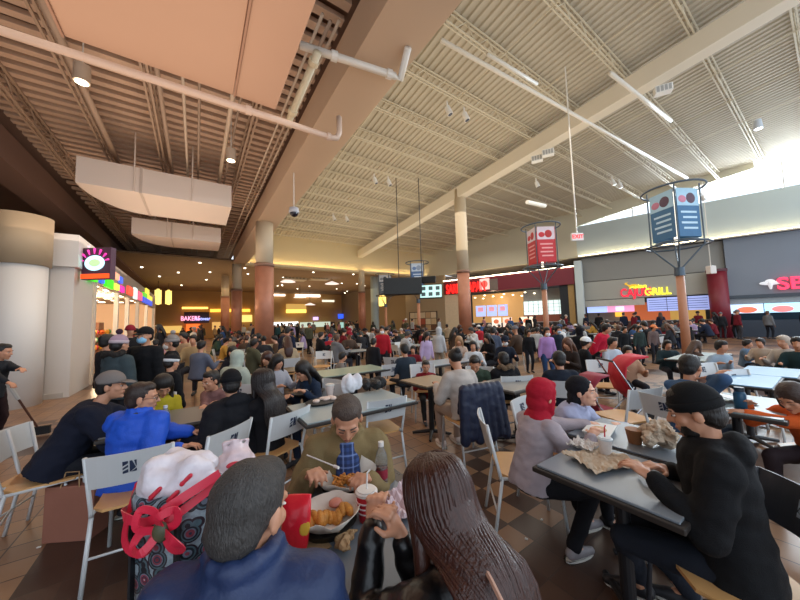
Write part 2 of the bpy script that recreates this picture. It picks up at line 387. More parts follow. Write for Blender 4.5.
duct(-2.3, .95, 16.6, 18.6, 5.6, 6.3, 'pale rectangular duct hanging behind the larger near duct')

# columns
def column(x, y, top, r, label, redz=4.15, base=.75):
    root = empty('column', (x, y, 0), 0, label, 'column', None)
    MB().lathe((0, 0, 0), [(0, r+.07), (base-.03, r+.07), (base, r+.03)], 28).build('plinth', M['cream'], root)
    MB().lathe((0, 0, 0), [(base, r+.015), (redz, r+.015)], 28).build('tiled_shaft', M['copper'], root, smooth=False)
    MB().lathe((0, 0, 0), [(redz, r+.04), (redz+.14, r+.04)], 28).build('collar', mat('#8d6b58', .5), root)
    MB().lathe((0, 0, 0), [(redz+.14, r-.01), (top, r-.01)], 28).build('upper_shaft', mat('#c8b79b', .6, 0, .05, 1), root)
    for o in root.children:
        for p in o.data.polygons: p.use_smooth = len(p.vertices) == 4
    return root
column(2.5, 14.3, 6.15, .37, 'nearest big round column with copper lower shaft under the bulkhead')
column(2.5, 25.2, 6.15, .34, 'copper and cream column behind the nearest big column')
column(2.2, 31.5, 6.15, .33, 'slender far column left of the copper bulkhead columns')
column(12.4, 11.8, deckz(11.8)-.6, .33, 'tall cream column with copper shaft rising to the roof beam')
column(12.35, 24.2, 6.2, .3, 'copper column beneath the back wall bulkhead')
rc = W = None
# ---- right wall
W0 = V(24.34, 10.84, 0); E = V(.3107, -.9505, 0); Nn = V(-.9505, -.3107, 0)
WM = Matrix(((E.x, -Nn.x, 0, W0.x), (E.y, -Nn.y, 0, W0.y), (0, 0, 1, 0), (0, 0, 0, 1)))      # local (s, depth behind, z)
def fs(px, py, dep=0):
    r = ray(px, py); t = ((W0-Nn*dep-C0).dot(Nn))/r.dot(Nn); p = C0+r*t; return (p-W0).dot(E), p.z
def wb(s0, s1, d0, d1, z0, z1): return MB().box((s0, d0, z0), (s1, d1, z1), WM)
def glass_mat():
    m = bpy.data.materials.new('window glass'); m.use_nodes = True; t = m.node_tree; t.nodes.remove(t.nodes['Principled BSDF'])
    a = t.nodes.new('ShaderNodeBsdfTransparent'); g = t.nodes.new('ShaderNodeBsdfGlossy'); g.inputs['Roughness'].default_value = .05; x = t.nodes.new('ShaderNodeMixShader'); f = t.nodes.new('ShaderNodeFresnel'); f.inputs[0].default_value = 1.3
    t.links.new(f.outputs[0], x.inputs[0]); t.links.new(a.outputs[0], x.inputs[1]); t.links.new(g.outputs[0], x.inputs[2]); t.links.new(x.outputs[0], t.nodes['Material Output'].inputs[0]); return m
GLASS = glass_mat()
UP = mat('#c4bca4', .75, 0, .04, .5, name='upper wall')
def deck_s(s): return deckz((W0+E*s).y)
mb = MB()
def wall_quad(s0, s1, z0a, z0b, z1a, z1b, d0=0, d1=.3):
    P = lambda s, d, z: WM @ V(s, d, z)
    return MB().hexa([P(s0, d0, z0a), P(s1, d0, z0b), P(s1, d1, z0b), P(s0, d1, z0a)], [P(s0, d0, z1a), P(s1, d0, z1b), P(s1, d1, z1b), P(s0, d1, z1a)])
struct('wall_right', wall_quad(-14.4, -.3, 6.05, 6.05, deck_s(-14.4)+.1, deck_s(-.3)+.1), UP)
UPC = mat('#b6c0be', .75, 0, .04, .5, name='upper wall cool')  # cool tint of the window light put into the wall colour
struct('wall_right', wall_quad(-.3, 14, 6.05, 6.05, 8.42, 8.5), UPC)
ct = lambda s: 8.46+.162*(s+.3)
struct('wall_right', wall_quad(-.3, 9, ct(-.3), ct(9), deck_s(-.3)+.1, deck_s(9)+.1), UP)
struct('window_1', wall_quad(-.3, 14, 8.42, 8.5, ct(-.3), ct(14), .12, .14), GLASS)
for s in (3.2, 6.6, 10.0): struct('window_frame', wb(s, s+.06, .05, .2, 8.4, ct(s)), paint('#d8d4ca'), None)
# tan wall section left of the red fascia, soffit, recess
struct('wall_right', wall_quad(-14.4, -12, 0, 0, 6.05, 6.05), mat('#a39074', .75, 0, .05, .5))
struct('ceiling', wb(-12, 16, .3, 5, 6.05, 6.2), mat('#80786e', .8, 0, .05, .5))
struct('wall_right_back', wb(-12, 16, 4.6, 4.8, 0, 6.1), mat('#5f666e', .8, 0, .1, .5))
# back wall above the low far zone
struct('wall_back', MB().box((3.0, 24.5, 6.1), (21.3, 24.8, 9.2)), mat('#cbb991', .75, 0, .04, .5))
struct('trim_3', MB().box((3.0, 24.2, 6.0), (21.0, 24.8, 6.12)), mat('#d8c8a0', .6))
struct('ceiling', MB().box((-4.9, 24.6, 6.3), (26, 52, 6.4)), mat('#8a7358', .8, 0, .12, .5))
struct('wall_back_far', MB().box((-12, 48, 0), (30, 48.3, 7.5)), mat('#bc9560', .8, 0, .2, .25))
struct('wall_right_far', MB().box((20.6, 24.8, 0), (20.9, 48, 6.3)), mat('#8f7c62', .8, 0, .08, .3))
# pale pilaster posts
o = wb(-.55, -.05, -.25, .25, 0, 5.75).build('pilaster', mat('#c6d2d2', .5, 0, .05, 1), bevel=.03); tag(o, 'pale square pilaster between the red fascia shop and the grill', 'pilaster')
p = at_z(381, 300, 1.7)
o = MB().lathe((15.6, 27.6, 0), [(0, .42), (6.3, .42)], 24).build('pilaster', mat('#9fb0b0', .5, 0, .05, 1)); tag(o, 'pale grey round pillar beside the tan wall under the low ceiling', 'pillar')
# red column
q = WM @ V(7.0, -.1, 0); rr = empty('red_column', q, 0, 'thick dark red round column between the grill and the pizza shop', 'column')
RD = mat('#7c1f2e', .4, 0, .1, 1.2, name='red paint')
MB().lathe((0, 0, 0), [(0, .44), (4.0, .44)], 28).build('shaft', RD, rr, smooth=True); MB().lathe((0, 0, 0), [(4.0, .48), (4.15, .48)], 28).build('cap', mat('#53202a', .5), rr)

# ---- shops on the right wall
GREY = mat('#a9a79d', .6, 0, .05, .8, name='fascia'); 
cj = empty('grill_storefront', (0, 0, 0), 0, 'grey fascia food counter with yellow and red grill sign', 'storefront')
def qw(x0, y0, x1, y1, dep): 
    xm, ym = (x0+x1)/2, (y0+y1)/2
    return fs(x0, ym, dep)[0], fs(x1, ym, dep)[0], fs(xm, y1, dep)[1], fs(xm, y0, dep)[1]
D = .6
s0, s1 = -.1, 6.7
wb(s0, 7.5, D, D+.2, 4.15, 6.0).build('upper_panel', mat('#8f8e88', .6, 0, .05, .8), cj)
wb(s0, s1, D-.06, D+.2, 2.72, 4.1).build('sign_band', GREY, cj)
wb(s0, 3.5, D, D+.2, 2.2, 2.68).build('lower_panel', mat('#bdb9ad', .6), cj)
wb(3.6, s1, D-.02, D+.05, 1.72, 2.62).build('menu_board', glow('#8f9bd0', .9), cj)
for k in range(3): wb(3.6+k*1.03, 3.63+k*1.03, D-.04, D-.02, 1.72, 2.62).build('menu_divider', paint('#5a648c'), cj)
for k in range(5): wb(3.7, s1-.1, D-.035, D-.02, 1.85+k*.15, 1.89+k*.15).build('menu_text_row', paint('#6570a8'), cj)
wb(s0+.1, 1.3, D+.3, D+.36, 1.75, 2.2).build('menu_screen', glow('#9fb3ea', 1), cj)
wb(1.3, 2.9, D+.3, D+.36, 1.75, 2.25).build('menu_screen', glow('#d88bb0', 1), cj)
wb(1.8, 2.3, D+.27, D+.3, 1.85, 2.15).build('menu_picture', glow('#c8d8ff', 1), cj)
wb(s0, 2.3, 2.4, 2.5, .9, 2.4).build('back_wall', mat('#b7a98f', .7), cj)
wb(2.3, 4.9, 2.4, 2.5, .9, 2.4).build('back_wall', glow('#c8683a', .55), cj)  # wall glows in place of lamp light falling on it
wb(4.9, 6.7, 2.4, 2.5, .9, 2.4).build('back_wall', glow('#c89a4a', .6), cj)  # same glow put in for the lit back wall
wb(1.7, 2.2, 2.3, 2.38, 1.4, 1.8).build('lit_picture', glow('#ecb640', 1.1), cj)
wb(s0, s1, .4, 1.1, 0, 1.05).build('counter', mat('#5b3a34', .5), cj)
wb(s0, s1, .3, 1.2, 1.05, 1.1).build('counter_top', mat('#8b8a88', .3), cj)
RX = WM.to_3x3().to_4x4() @ Matrix.Rotation(R(90), 4, 'X')
def wtext(name, body, px, py, size, m, parent, sx=1, dep=0, font=None):
    s, z = fs(px, py, dep); return text(name, body, size, WM @ V(s, dep, z), RX, m, parent, .04, sx)
wtext('sign_letters_red', 'CAJUN', 635.5, 292.6, .82, glow('#d81e3a', 1.1), cj, .68, D-.1)
wtext('sign_letters_yellow', 'GRILL', 657.5, 291.6, .68, glow('#f2e93a', 1.2), cj, .8, D-.1)
wtext('sign_letters_small', 'Asian', 638, 286.4, .4, glow('#f2e93a', 1.1), cj, 1.1, D-.1)
s, z = fs(631.5, 286, D-.1)
mb = MB(); 
for k in range(5): mb.rcone((s+.12*k-.1, D-.1, z-.02*k*(k-3)), .09-.012*k, (s+.12*k, D-.1, z-.02*k*(k-3)+.01), .085-.012*k, 8)
mb.rcone((s-.1, D-.1, z), .03, (s-.35, D-.1, z+.18), .05, 8); mb.rcone((s-.35, D-.1, z+.18), .05, (s-.22, D-.1, z+.26), .02, 8)
mb.xf(WM).build('crayfish_emblem', glow('#caa22c', .8), cj)

sk = empty('japanese_grill_storefront', (0, 0, 0), 0, 'food counter with long dark red fascia and glowing red neon name', 'storefront')
wb(-12, -.6, -.12, .3, 4.0, 5.35).build('red_fascia', mat('#7a2434', .5, 0, .08, .8), sk, bevel=.02)
wb(-12, -.6, -.16, -.1, 5.35, 5.42).build('cove_lamp', glow('#fff0c8', 9), sk)
wtext('neon_sign_letters', 'SARKU JAPAN', 465, 288.2, 1.25, glow('#ff2420', 1.5), sk, .52, -.2)
s, z = fs(484.5, 284, -.2); wb(s-.45, s+.45, -.2, -.12, z-.5, z+.5).build('round_crest_panel', glow('#f0b8b0', .9), sk)
MB().ell((s, -.21, z), (.3, .03, .32)).xf(WM).build('crest', glow('#d85a50', .9), sk)
s2, z2 = fs(492, 284, -.2); wb(s2-.3, s2+.5, -.18, -.12, z2-.55, z2+.45).build('grey_panel', mat('#80726a', .6), sk)
wb(-12, -10.4, 0, .2, 0, 4.0).build('cream_pier', mat('#d9c9ad', .6), sk)
wb(-10.4, -5.0, 3.0, 3.1, 0, 4.0).build('tan_back_wall', glow('#c09258', .55), sk)  # shop lighting on this wall put in as a glow
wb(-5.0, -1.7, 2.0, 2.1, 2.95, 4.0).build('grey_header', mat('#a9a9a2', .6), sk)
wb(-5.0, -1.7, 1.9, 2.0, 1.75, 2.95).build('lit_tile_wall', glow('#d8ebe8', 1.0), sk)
for k in range(9): wb(-5.0+k*.41, -4.97+k*.41, 1.86, 1.9, 1.75, 2.95).build('tile_joint', paint('#a4bab8'), sk)
for k in range(3): wb(-5.0, -1.7, 1.86, 1.9, 2.05+k*.3, 2.08+k*.3).build('tile_joint', paint('#a4bab8'), sk)
wb(-5.0, -1.7, 1.7, 2.0, .9, 1.75).build('copper_wall', mat('#a5604a', .5), sk)
wb(-1.7, -1.1, .1, 2, 0, 4.0).build('dark_door_recess', mat('#23262b', .7), sk)
wb(-1.1, -.7, .05, .5, 0, 4.0).build('tan_pier', mat('#a5854f', .6), sk)
for k in range(4):
    a = fs(476+k*11, 311, .4)[0]; b = fs(485.5+k*11, 311, .4)[0]
    if k < 3: wb(a, b, .4, .46, 1.75, 2.75).build('menu_screen', glow('#97a8e0', 1.1), sk); wb(a+.2, b-.2, .37, .4, 2.2, 2.6).build('menu_picture', glow('#c88890', .9), sk)
wb(-10.2, -1.8, .5, 1.2, 0, 1.1).build('counter', mat('#2c2728', .5), sk); wb(-10.2, -1.8, .4, 1.3, 1.1, 1.15).build('counter_top', mat('#9a9a9a', .3), sk)
for (xa, xb, c1) in ((492, 501, '#e8d8c8'), (503, 512, '#e4c0b0'), (521, 533, '#e8d4bc')):
    a, b = fs(xa, 323, .3)[0], fs(xb, 323, .3)[0]; wb(a, b, .28, .34, .75, 1.6).build('poster_screen', glow(c1, 1.0), sk)
    MB().ell(((a+b)/2, .26, 1.25), ((b-a)*.3, .02, .2)).xf(WM).build('poster_picture', glow('#c06848', .8), sk)
for k in range(12):
    s = -10.2+k*.62; MB().ell((s, 1.2+(k % 3)*.6, 3.75-(k % 3)*.1), (.1, .1, .06)).xf(WM).build('downlight', glow('#fff2cc', 3), sk)
point('shop_lamp', WM @ V(-7.5, 1.5, 3.4), 60, (1, .8, .5))
# wall art window on tan wall
a = empty('wall_picture', (0, 0, 0), 0, 'dark framed picture collage on the tan wall', 'picture'); s0_, z1_ = fs(411, 313); s1_, z0_ = fs(438, 333)
wb(-16.6+.2, -12.9, -.12, -.02, .3, 2.45).build('frame', mat('#4a352c', .5), a)
random.seed(3)
for i in range(5):
    for j in range(3): wb(-16.25+i*.66, -15.65+i*.66, -.15, -.12, .45+j*.66, 1.05+j*.66).build('picture_panel', mat(random.choice(['#b89a78', '#8e4a38', '#c9b18e', '#6a4a3a', '#d0c0a4', '#a8503c']), .6), a)
for o in a.children: pass
a.location = -(E*0) + V(0, 0, 0)
struct('wall_right', wall_quad(-16.9, -14.4, 0, 0, 6.05, 6.05, 0, .3), mat('#a39074', .75, 0, .05, .5))
# pizza shop
pz = empty('pizza_storefront', (0, 0, 0), 0, 'blue-grey shop front with red letters and pizza menu screens right of red column', 'storefront')
wb(7.5, 15, .3, .5, 2.5, 6.0).build('grey_fascia', mat('#7b828c', .6, 0, .05, .8), pz)
wb(7.5, 15, .2, .32, 2.3, 2.5).build('dark_trim', mat('#3c4650', .5), pz)
wb(7.5, 15, .3, .5, 1.98, 2.3).build('lower_band', mat('#8e9498', .6), pz)
cs = ['#b8cfe8', '#a9d8ee', '#8fd0e0', '#a8d8e0']
for k in range(4):
    wb(7.5+k*1.35, 8.8+k*1.35, .2, .28, 1.42, 1.96).build('menu_screen', glow(cs[k], 1.0), pz)
    MB().ell((8.15+k*1.35, .18, 1.62), (.4, .02, .18)).xf(WM).build('menu_picture', glow(['#d86a4c', '#d87878', '#7fc8a8', '#d8b068'][k], .9), pz)
wtext('sign_letters', 'SBARRO', 831, 281, .95, glow('#ff3355', 1.3), pz, 1.05, .1)
s, z = fs(770, 283, .15)
mb = MB(); mb.ell((s, .12, z), (.42, .03, .12)); mb.ell((s, .12, z+.08), (.2, .03, .14)); mb.rcone((s, .12, z), .12, (s, .12, z-.32), .05); mb.xf(WM).build('emblem', glow('#c4c4c8', .7), pz)
wb(7.5, 15, .5, 1.3, 0, 1.0).build('counter', mat('#2c3644', .5), pz)
wb(7.5, 15, 2.6, 2.7, 0, 2.3).build('back_wall', mat('#34485a', .7), pz)
# ---- cove lamps along the upper walls
o = wb(-.2, 15, -.28, -.05, 5.98, 6.06).build('cove_shelf', paint('#d8d0bc')); tag(o, 'long ledge hiding the cove lamps above the grill storefront', 'ledge')
c_ = wb(-.2, 15, -.26, -.2, 6.06, 6.09).build('cove_lamp', glow('#ffe8b8', 13), o)
o = MB().box((3.2, 24.1, 6.02), (20.6, 24.2, 6.2)).build('cove_shelf', paint('#c9b58c')); tag(o, 'long ledge hiding cove lamps below the cream back wall', 'ledge')
MB().box((3.2, 24.22, 6.14), (20.6, 24.3, 6.17)).build('cove_lamp', glow('#ffe6b0', 11), o)

# ---- left side: round column, white wall, candy shop
rc = empty('round_white_pier', (-3.22, 10.1, 0), 0, 'big round white pier with tan collar at the left edge', 'pier')
PW = mat('#d5d2cd', .55, 0, .04, .8, name='white panel')
MB().lathe((0, 0, 0), [(0, .42), (3.1, .42)], 36).build('shaft', PW, rc, smooth=True)
MB().lathe((0, 0, 0), [(3.05, .47), (4.15, .47)], 36).build('tan_collar', mat('#b09a7c', .6, 0, .05, .8), rc, smooth=True)
struct('wall_left_pier', MB().box((-4.4, 10.62, 0), (-2.9, 11.0, 3.15)), PW)
struct('wall_left_pier', MB().box((-2.9, 10.6, 0), (-2.5, 12.25, 3.15)), mat('#cfcac4', .5, 0, .04, .8))
struct('wall_left_pier', MB().box((-4.4, 10.52, 3.15), (-2.9, 10.8, 3.95)), PW)
struct('wall_left_pier', MB().box((-2.9, 10.5, 3.15), (-2.42, 12.3, 3.95)), PW)
struct('baseboard_left', MB().box((-4.4, 10.56, 0), (-2.6, 10.6, .12)), paint('#b8b2aa'))
cs_ = empty('candy_storefront', (0, 0, 0), 0, 'bright candy shop with coloured sign blocks behind the white wall', 'storefront')
FX = -2.45
MB().box((FX-.2, 12.3, 3.0), (FX, 28, 3.9)).build('fascia', mat('#b0a69c', .5, 0, .05, .8), cs_)
for y in (12.4, 15.6, 17.8, 20.6, 24, 27.8): MB().box((FX-.15, y, 0), (FX-.02, y+.16, 3.0)).build('mullion', paint('#c8c4bc'), cs_)
MB().box((-8, 12.3, 0), (-7.9, 28, 3.6)).build('back_wall', glow('#d8b890', .55), cs_)  # lit look of the shop wall put into a glowing colour
MB().box((-8, 28, 0), (FX, 28.1, 3.6)).build('end_wall', glow('#c8a078', .5), cs_)  # end wall glows too, standing in for shop light
MB().box((-8, 12.3, 3.3), (FX-.2, 28, 3.4)).build('shop_ceiling', mat('#c8b49c', .7), cs_)
random.seed(5)
for i in range(6):
    for j in range(9): MB().cyl((-7.4+i*.85, 13+j*1.6, 3.29), (-7.4+i*.85, 13+j*1.6, 3.26), .16, None, 12).build('downlight', glow('#fff4dc', 4), cs_)
for j in range(9):
    y = 12.9+j*1.6
    sh = MB().box((-5.2, y, 0), (-4.6, y+1.1, 1.5+.5*(j % 2))).build('display_shelf', mat('#8a5a40', .5), cs_)
    for k in range(3): 
        for q in range(3): MB().ell((-4.55, y+.2+q*.32, .6+k*.42), (.1, .13, .15), None, 8, 6).build('candy_jar', mat(random.choice(['#d83a5a', '#3aa04a', '#e8a83a', '#e8e0d0', '#7a3ab0', '#d8602a']), .4), sh)
point('candy_shop_lamp', (-4.2, 15, 2.9), 380, (1, .76, .48), .5); point('candy_shop_lamp', (-4.2, 21, 2.9), 380, (1, .76, .48), .5)
# square sign box with sunburst
def lx(px, py, x=FX+.05): return at_x(px, py, x)
sb = MB().box((-2.62, 11.95, 3.02), (-2.3, 12.12, 4.02)).build('square_sign', mat('#4a3048', .5), None)
sgn = empty('shop_sign', (0, 0, 0), 0, 'square lit sign with blue-white egg shape and magenta sunburst', 'sign'); sb.parent = sgn
bpy.data.objects.remove(sb)
c = at(96.5, 263, 7.7); 
bx = V(*(CR @ V(1, 0, 0))); bx.z = 0; bx.normalize(); by_ = V(0, 0, 1); bn = bx.cross(by_)
SM = Matrix(((bx.x, bn.x*-1, 0, c.x), (bx.y, bn.y*-1, 0, c.y), (0, 0, 1, c.z), (0, 0, 0, 1)))
MB().box((-.38, 0, -.42), (.36, .14, .4), SM).build('sign_box', mat('#54364c', .5), sgn)
MB().ell((-.04, -.01, 0), (.26, .03, .2)).xf(SM).build('egg_shape', glow('#b8e8f4', 1.2), sgn); MB().ell((-.02, -.03, 0), (.15, .02, .1)).xf(SM).build('egg_centre', glow('#a0dc8c', 1.1), sgn)
for k in range(7):
    t = math.pi*(.06+.147*k); MB().rcone((-.04+.28*math.cos(t), -.02, .02+.22*math.sin(t)), .012, (-.04+.36*math.cos(t), -.02, .02+.34*math.sin(t)), .026, 8).xf(SM).build('sun_ray', glow('#d83a9c', 1.1), sgn)
MB().box((-.38, -.02, -.4), (.34, .01, -.28), SM).build('name_strip', glow('#e8501e', 1.0), sgn)
blocks = [(91, 97, 273, 281, '#38d820'), (101, 104, 276, 283, '#2860d8'), (106, 113, 279, 288, '#38d820'), (110, 113, 271, 277, '#3a60d8'), (114, 119, 273, 279, '#e8a080'), (120, 122.5, 277, 283, '#3a60d8'), (115, 119, 284, 290, '#c8d850'), (120, 124, 286, 292, '#d8209c'), (128, 133, 287, 295, '#e85038'), (134.5, 137, 288, 299, '#d0e8e0'), (138, 142, 292, 300, '#e05878'), (143, 147, 293, 297, '#58b830'), (146, 149, 289, 294, '#e0d048'), (143, 152, 299, 304, '#3050c8'), (148, 152, 296, 300, '#e0d048')]
for (a0, a1, b0, b1, cc) in blocks:
    p_ = lx(a0, (b0+b1)/2); q_ = lx(a1, (b0+b1)/2); zt = lx((a0+a1)/2, b0).z; zb = lx((a0+a1)/2, b1).z
    MB().box((FX, p_.y, zb), (FX+.07, q_.y, zt)).build('sign_block', glow(cc, 1.1), cs_)
# small reflection-like logo panel on the white wall
lg = empty('wall_emblem', (0, 0, 0), 0, 'small pale lit sunburst emblem on the upper white wall', 'sign')
MB().ell((-2.41, 11.3, 3.6), (.02, .16, .13)).build('egg_shape', glow('#bfe6ee', .9), lg)
for k in range(5):
    t = math.pi*(.1+.2*k); MB().rcone((-2.40, 11.3+.18*math.cos(t), 3.62+.16*math.sin(t)), .01, (-2.40, 11.3+.24*math.cos(t), 3.62+.25*math.sin(t)), .015, 6).build('sun_ray', glow('#d8b8c8', .8), lg)

# ---- far low zone: storefront glow, sign, lanterns, lamps
bs = empty('far_shop_sign', (0, 0, 0), 0, 'far shop front with pink and blue lit name over orange doorway', 'sign')
def fb(px0, py0, px1, py1, y, th=.2):
    a, b = at_y(px0, (py0+py1)/2, y), at_y(px1, (py0+py1)/2, y); zt, zb = at_y((px0+px1)/2, py0, y).z, at_y((px0+px1)/2, py1, y).z
    return MB().box((a.x, y-th, zb), (b.x, y, zt))
fb(184, 312, 209, 323, 47.8).build('sign_panel', mat('#3c3038', .6), bs)
a = at_y(190.5, 318.6, 47.4); text('sign_letters_pink', 'BAKERS', .8, a, (R(90), 0, 0), glow('#f0a0c0', 1.5), bs, .05, .75)
a = at_y(202.5, 318.8, 47.4); text('sign_letters_blue', 'footwear', .62, a, (R(90), 0, 0), glow('#a8b0f8', 1.4), bs, .05, .75)
fb(186, 324, 200, 331, 47.7).build('orange_doorway', glow('#e86a2c', 1.2), bs)
fb(160, 326, 182, 333, 47.7).build('lit_window', glow('#d8b060', .9), bs)
PD = ['amber strip above the pink and blue shop name', 'long amber strip between the shop name and copper columns', 'pale yellow panel just left of the near copper column', 'wide white panel right of the near copper column', 'short white strip high right of the near copper column', 'long white strip high in the far zone', 'bright yellow strip under the ochre panel', 'ochre panel above the bright yellow strip', 'small deep blue square sign', 'white name strip beside the blue square sign', 'small lilac sign', 'wide grey-green panel behind the far crowd', 'teal panel below the blue square sign', 'orange strip right of the far copper column', 'small blue-grey panel under the orange strip', 'small white panel at the right end of the orange strip', 'small cream strip high beside the far copper column', 'small amber window left of the copper columns']
for i, (x0, y0, x1, y1, cc, e) in enumerate(((182, 307, 208, 309, '#ffc860', 2), (210, 309, 250, 312, '#f0b040', 1.8), (240, 315, 252, 322, '#e8c870', 1.2), (268, 322, 298, 326, '#e8f0f0', 1.6), (262, 294, 285, 296, '#fff2e0', 2), (295, 294.5, 320, 297, '#fff2e0', 2), (286, 309.5, 306, 313, '#f4d060', 1.6), (286, 304, 306, 309.5, '#c09850', .9), (338, 314, 344, 318.5, '#2a50e0', 1.5), (345, 315.5, 356, 318.5, '#f0f0ff', 1.6), (313, 317, 318, 320, '#c0a8f0', 1.6), (300, 322, 330, 327, '#b8c8b8', .9), (340, 322, 360, 328, '#90b8b0', 1.0), (372, 314, 397, 316.5, '#e07a58', 1.1), (372, 318, 378, 326, '#a8c8d8', 1.1), (394, 315, 398, 321, '#f8f0f0', 1.3), (322, 300, 334, 302, '#e8e0c8', 1.2), (212, 322, 222, 330, '#d8a860', .8))):
    o = fb(x0, y0, x1, y1, 47.6-.02*i, .15).build('lit_shop_panel', glow(cc, e)); tag(o, 'glowing '+PD[i]+' on the far wall', 'shop panel', 'lit shop panels on the far wall')
def lantern(px, py, d, h, label, r=.3):
    q = at(px, py, d); root = empty('pendant_lantern', (q.x, q.y, 0), 0, label, 'lamp')
    for k in range(4):
        t = k*math.pi/2; MB().cyl((r*math.cos(t)*.6, r*math.sin(t)*.6, q.z-h/2-.06*(k % 2)), (r*math.cos(t)*.6, r*math.sin(t)*.6, q.z+h/2+.1*(k % 2)), r*.38, None, 10).build('glass_tube', glow('#f6d878', 1.2), root)
    MB().bar([(0, 0, q.z+h/2), (0, 0, 6.5)], .02, 6).build('stem', M['dark'], root)
lantern(382, 301, 33, 1.0, 'cluster of yellow glass tubes hanging beside the far copper column', .5)
lantern(158, 297, 30, 1.4, 'left of two tall yellow lanterns beyond the candy shop', .28); lantern(168.5, 297.5, 32, 1.4, 'right of two tall yellow lanterns beyond the candy shop', .28)
random.seed(11)
for i in range(26):
    x, y = random.uniform(-3.5, 20), random.uniform(26, 45)
    o = MB().cyl((x, y, 6.3), (x, y, 6.24), .085, None, 10).build('downlight', glow('#fff4dc', 4)); tag(o, 'small round recessed downlight in the far low ceiling', 'downlight', 'downlights in the far ceiling')
# hanging ceiling clouds above the far zone
for i, (x0, y0, x1, y1, d) in enumerate(((284, 272, 312, 279, 30), (312, 272, 334, 279, 31))):
    a, b = at(x0, (y0+y1)/2, d), at(x1, (y0+y1)/2, d)
    root = empty('hanging_light_box', (0, 0, 0), 0, ('left' if i == 0 else 'right')+' of two pale box fixtures hanging in the far zone', 'light fixture')
    MB().box((a.x, a.y, a.z-.35), (b.x, a.y+1.2, a.z+.35)).build('housing', mat('#b8ad94', .5), root)
    for k in range(6): MB().box((a.x+.1+k*(b.x-a.x-.2)/6, a.y-.03, a.z-.25), (a.x+.1+(k+.6)*(b.x-a.x-.2)/6, a.y, a.z+.2)).build('louvre', mat('#8d8570', .5), root)
for i, (px, py, d) in enumerate(((288, 282, 31), (332, 284, 32), (300, 297.5, 36), (310, 305, 42))):
    q = at(px, py, d); root = empty('dome_pendant', q, 0, None, 'lamp'); root['label'] = ORD[i]+' white glowing disc pendant in the far low zone'; root['group'] = 'disc pendants in the far zone'
    MB().lathe((0, 0, 0), [(0, .75), (.08, .6), (.2, .3), (.3, .05)], 20).build('shade', glow('#e8dcd8', .9), root); MB().bar([(0, 0, .3), (0, 0, 6.3-q.z)], .02, 6).build('stem', M['dark'], root)

# ---- post lanterns with banners
def post_lantern(px, d, label, ban, ang=0, R0=.75):
    q = at(px, 320, d); root = empty('banner_post', (q.x, q.y, 0), ang, label, 'banner post')
    ST = mat('#4c5a66', .4, .3, .1, 3, name='grey steel')
    MB().cyl((0, 0, 0), (0, 0, 2.75), .115, .1, 16).build('pole', mat('#b07a5c', .45, 0, .1, 4), root, smooth=True)
    MB().cyl((0, 0, 2.7), (0, 0, 2.95), .13, .12, 16).build('pole_cap', ST, root)
    for k in range(4):
        t = math.pi/4+k*math.pi/2; MB().bar([(0, 0, 2.85), (.62*math.cos(t), .62*math.sin(t), 3.62)], .022, 6).build('bracket', ST, root)
    for z, rr_ in ((3.62, R0), (5.35, R0)):
        MB().bar([(rr_*math.cos(a), rr_*math.sin(a), z) for a in [2*math.pi*k/32 for k in range(33)]], .03, 6).build('ring', ST, root)
    MB().bar([(.5*math.cos(a), .5*math.sin(a), 3.72) for a in [2*math.pi*k/32 for k in range(33)]], .022, 6).build('inner_ring', ST, root)
    MB().cyl((0, 0, 3.65), (0, 0, 5.3), .05, None, 10).build('lamp_tube', glow('#fff6e0', 1.6), root)
    for k, t in enumerate([math.pi/4+j*math.pi/2 for j in range(4)]):
        MB().bar([(.6*math.cos(t), .6*math.sin(t), 3.6), (.6*math.cos(t), .6*math.sin(t), 5.4)], .02, 6).build('upright', ST, root)
    for k in range(4):
        a0 = math.pi/4+k*math.pi/2; a1 = a0+math.pi/2; c = (a0+a1)/2
        Mx = Matrix.Rotation(c-math.pi/2, 4, 'Z'); hw = .36
        b = MB().box((-hw, .40, 3.8), (hw, .415, 5.25), Mx).build('banner', mat(ban[0], .6), root)
        MB().box((-hw, .417, 4.72), (hw, .42, 5.25), Mx).build('banner_picture_field', mat(ban[1], .6), b)
        MB().ell((-.1, .42, 4.95), (.15, .01, .16)).xf(Mx).build('banner_portrait', mat(ban[2], .6), b)
        MB().ell((.18, .42, 4.92), (.13, .01, .11)).xf(Mx).build('banner_flower', mat(ban[3], .6), b)
        for j in range(4): MB().box((-.26, .417, 4.5-j*.16), (.26-.06*(j % 2), .42, 4.56-j*.16), Mx).build('banner_text_line', mat(ban[4], .6), b)
    return root
post_lantern(684, 9.0, 'nearest banner post with blue banners and steel rings', ('#3d6c92', '#a4c8dc', '#584050', '#c07a90', '#b8d4e4'), R(62))
post_lantern(546, 12.4, 'banner post with red banners left of the grill sign', ('#c03038', '#d8c8d0', '#b02828', '#c02830', '#e8a0a0'), R(57))
post_lantern(419, 19.5, 'banner post with blue banner behind the hanging screens', ('#4a6a98', '#b8c8d8', '#8898b0', '#5a78a8', '#c8d8e8'), R(50))
post_lantern(386, 24.0, 'most distant banner post, near the far copper column', ('#5a6470', '#c8ccd0', '#404850', '#808890', '#d8d8d8'), R(45))
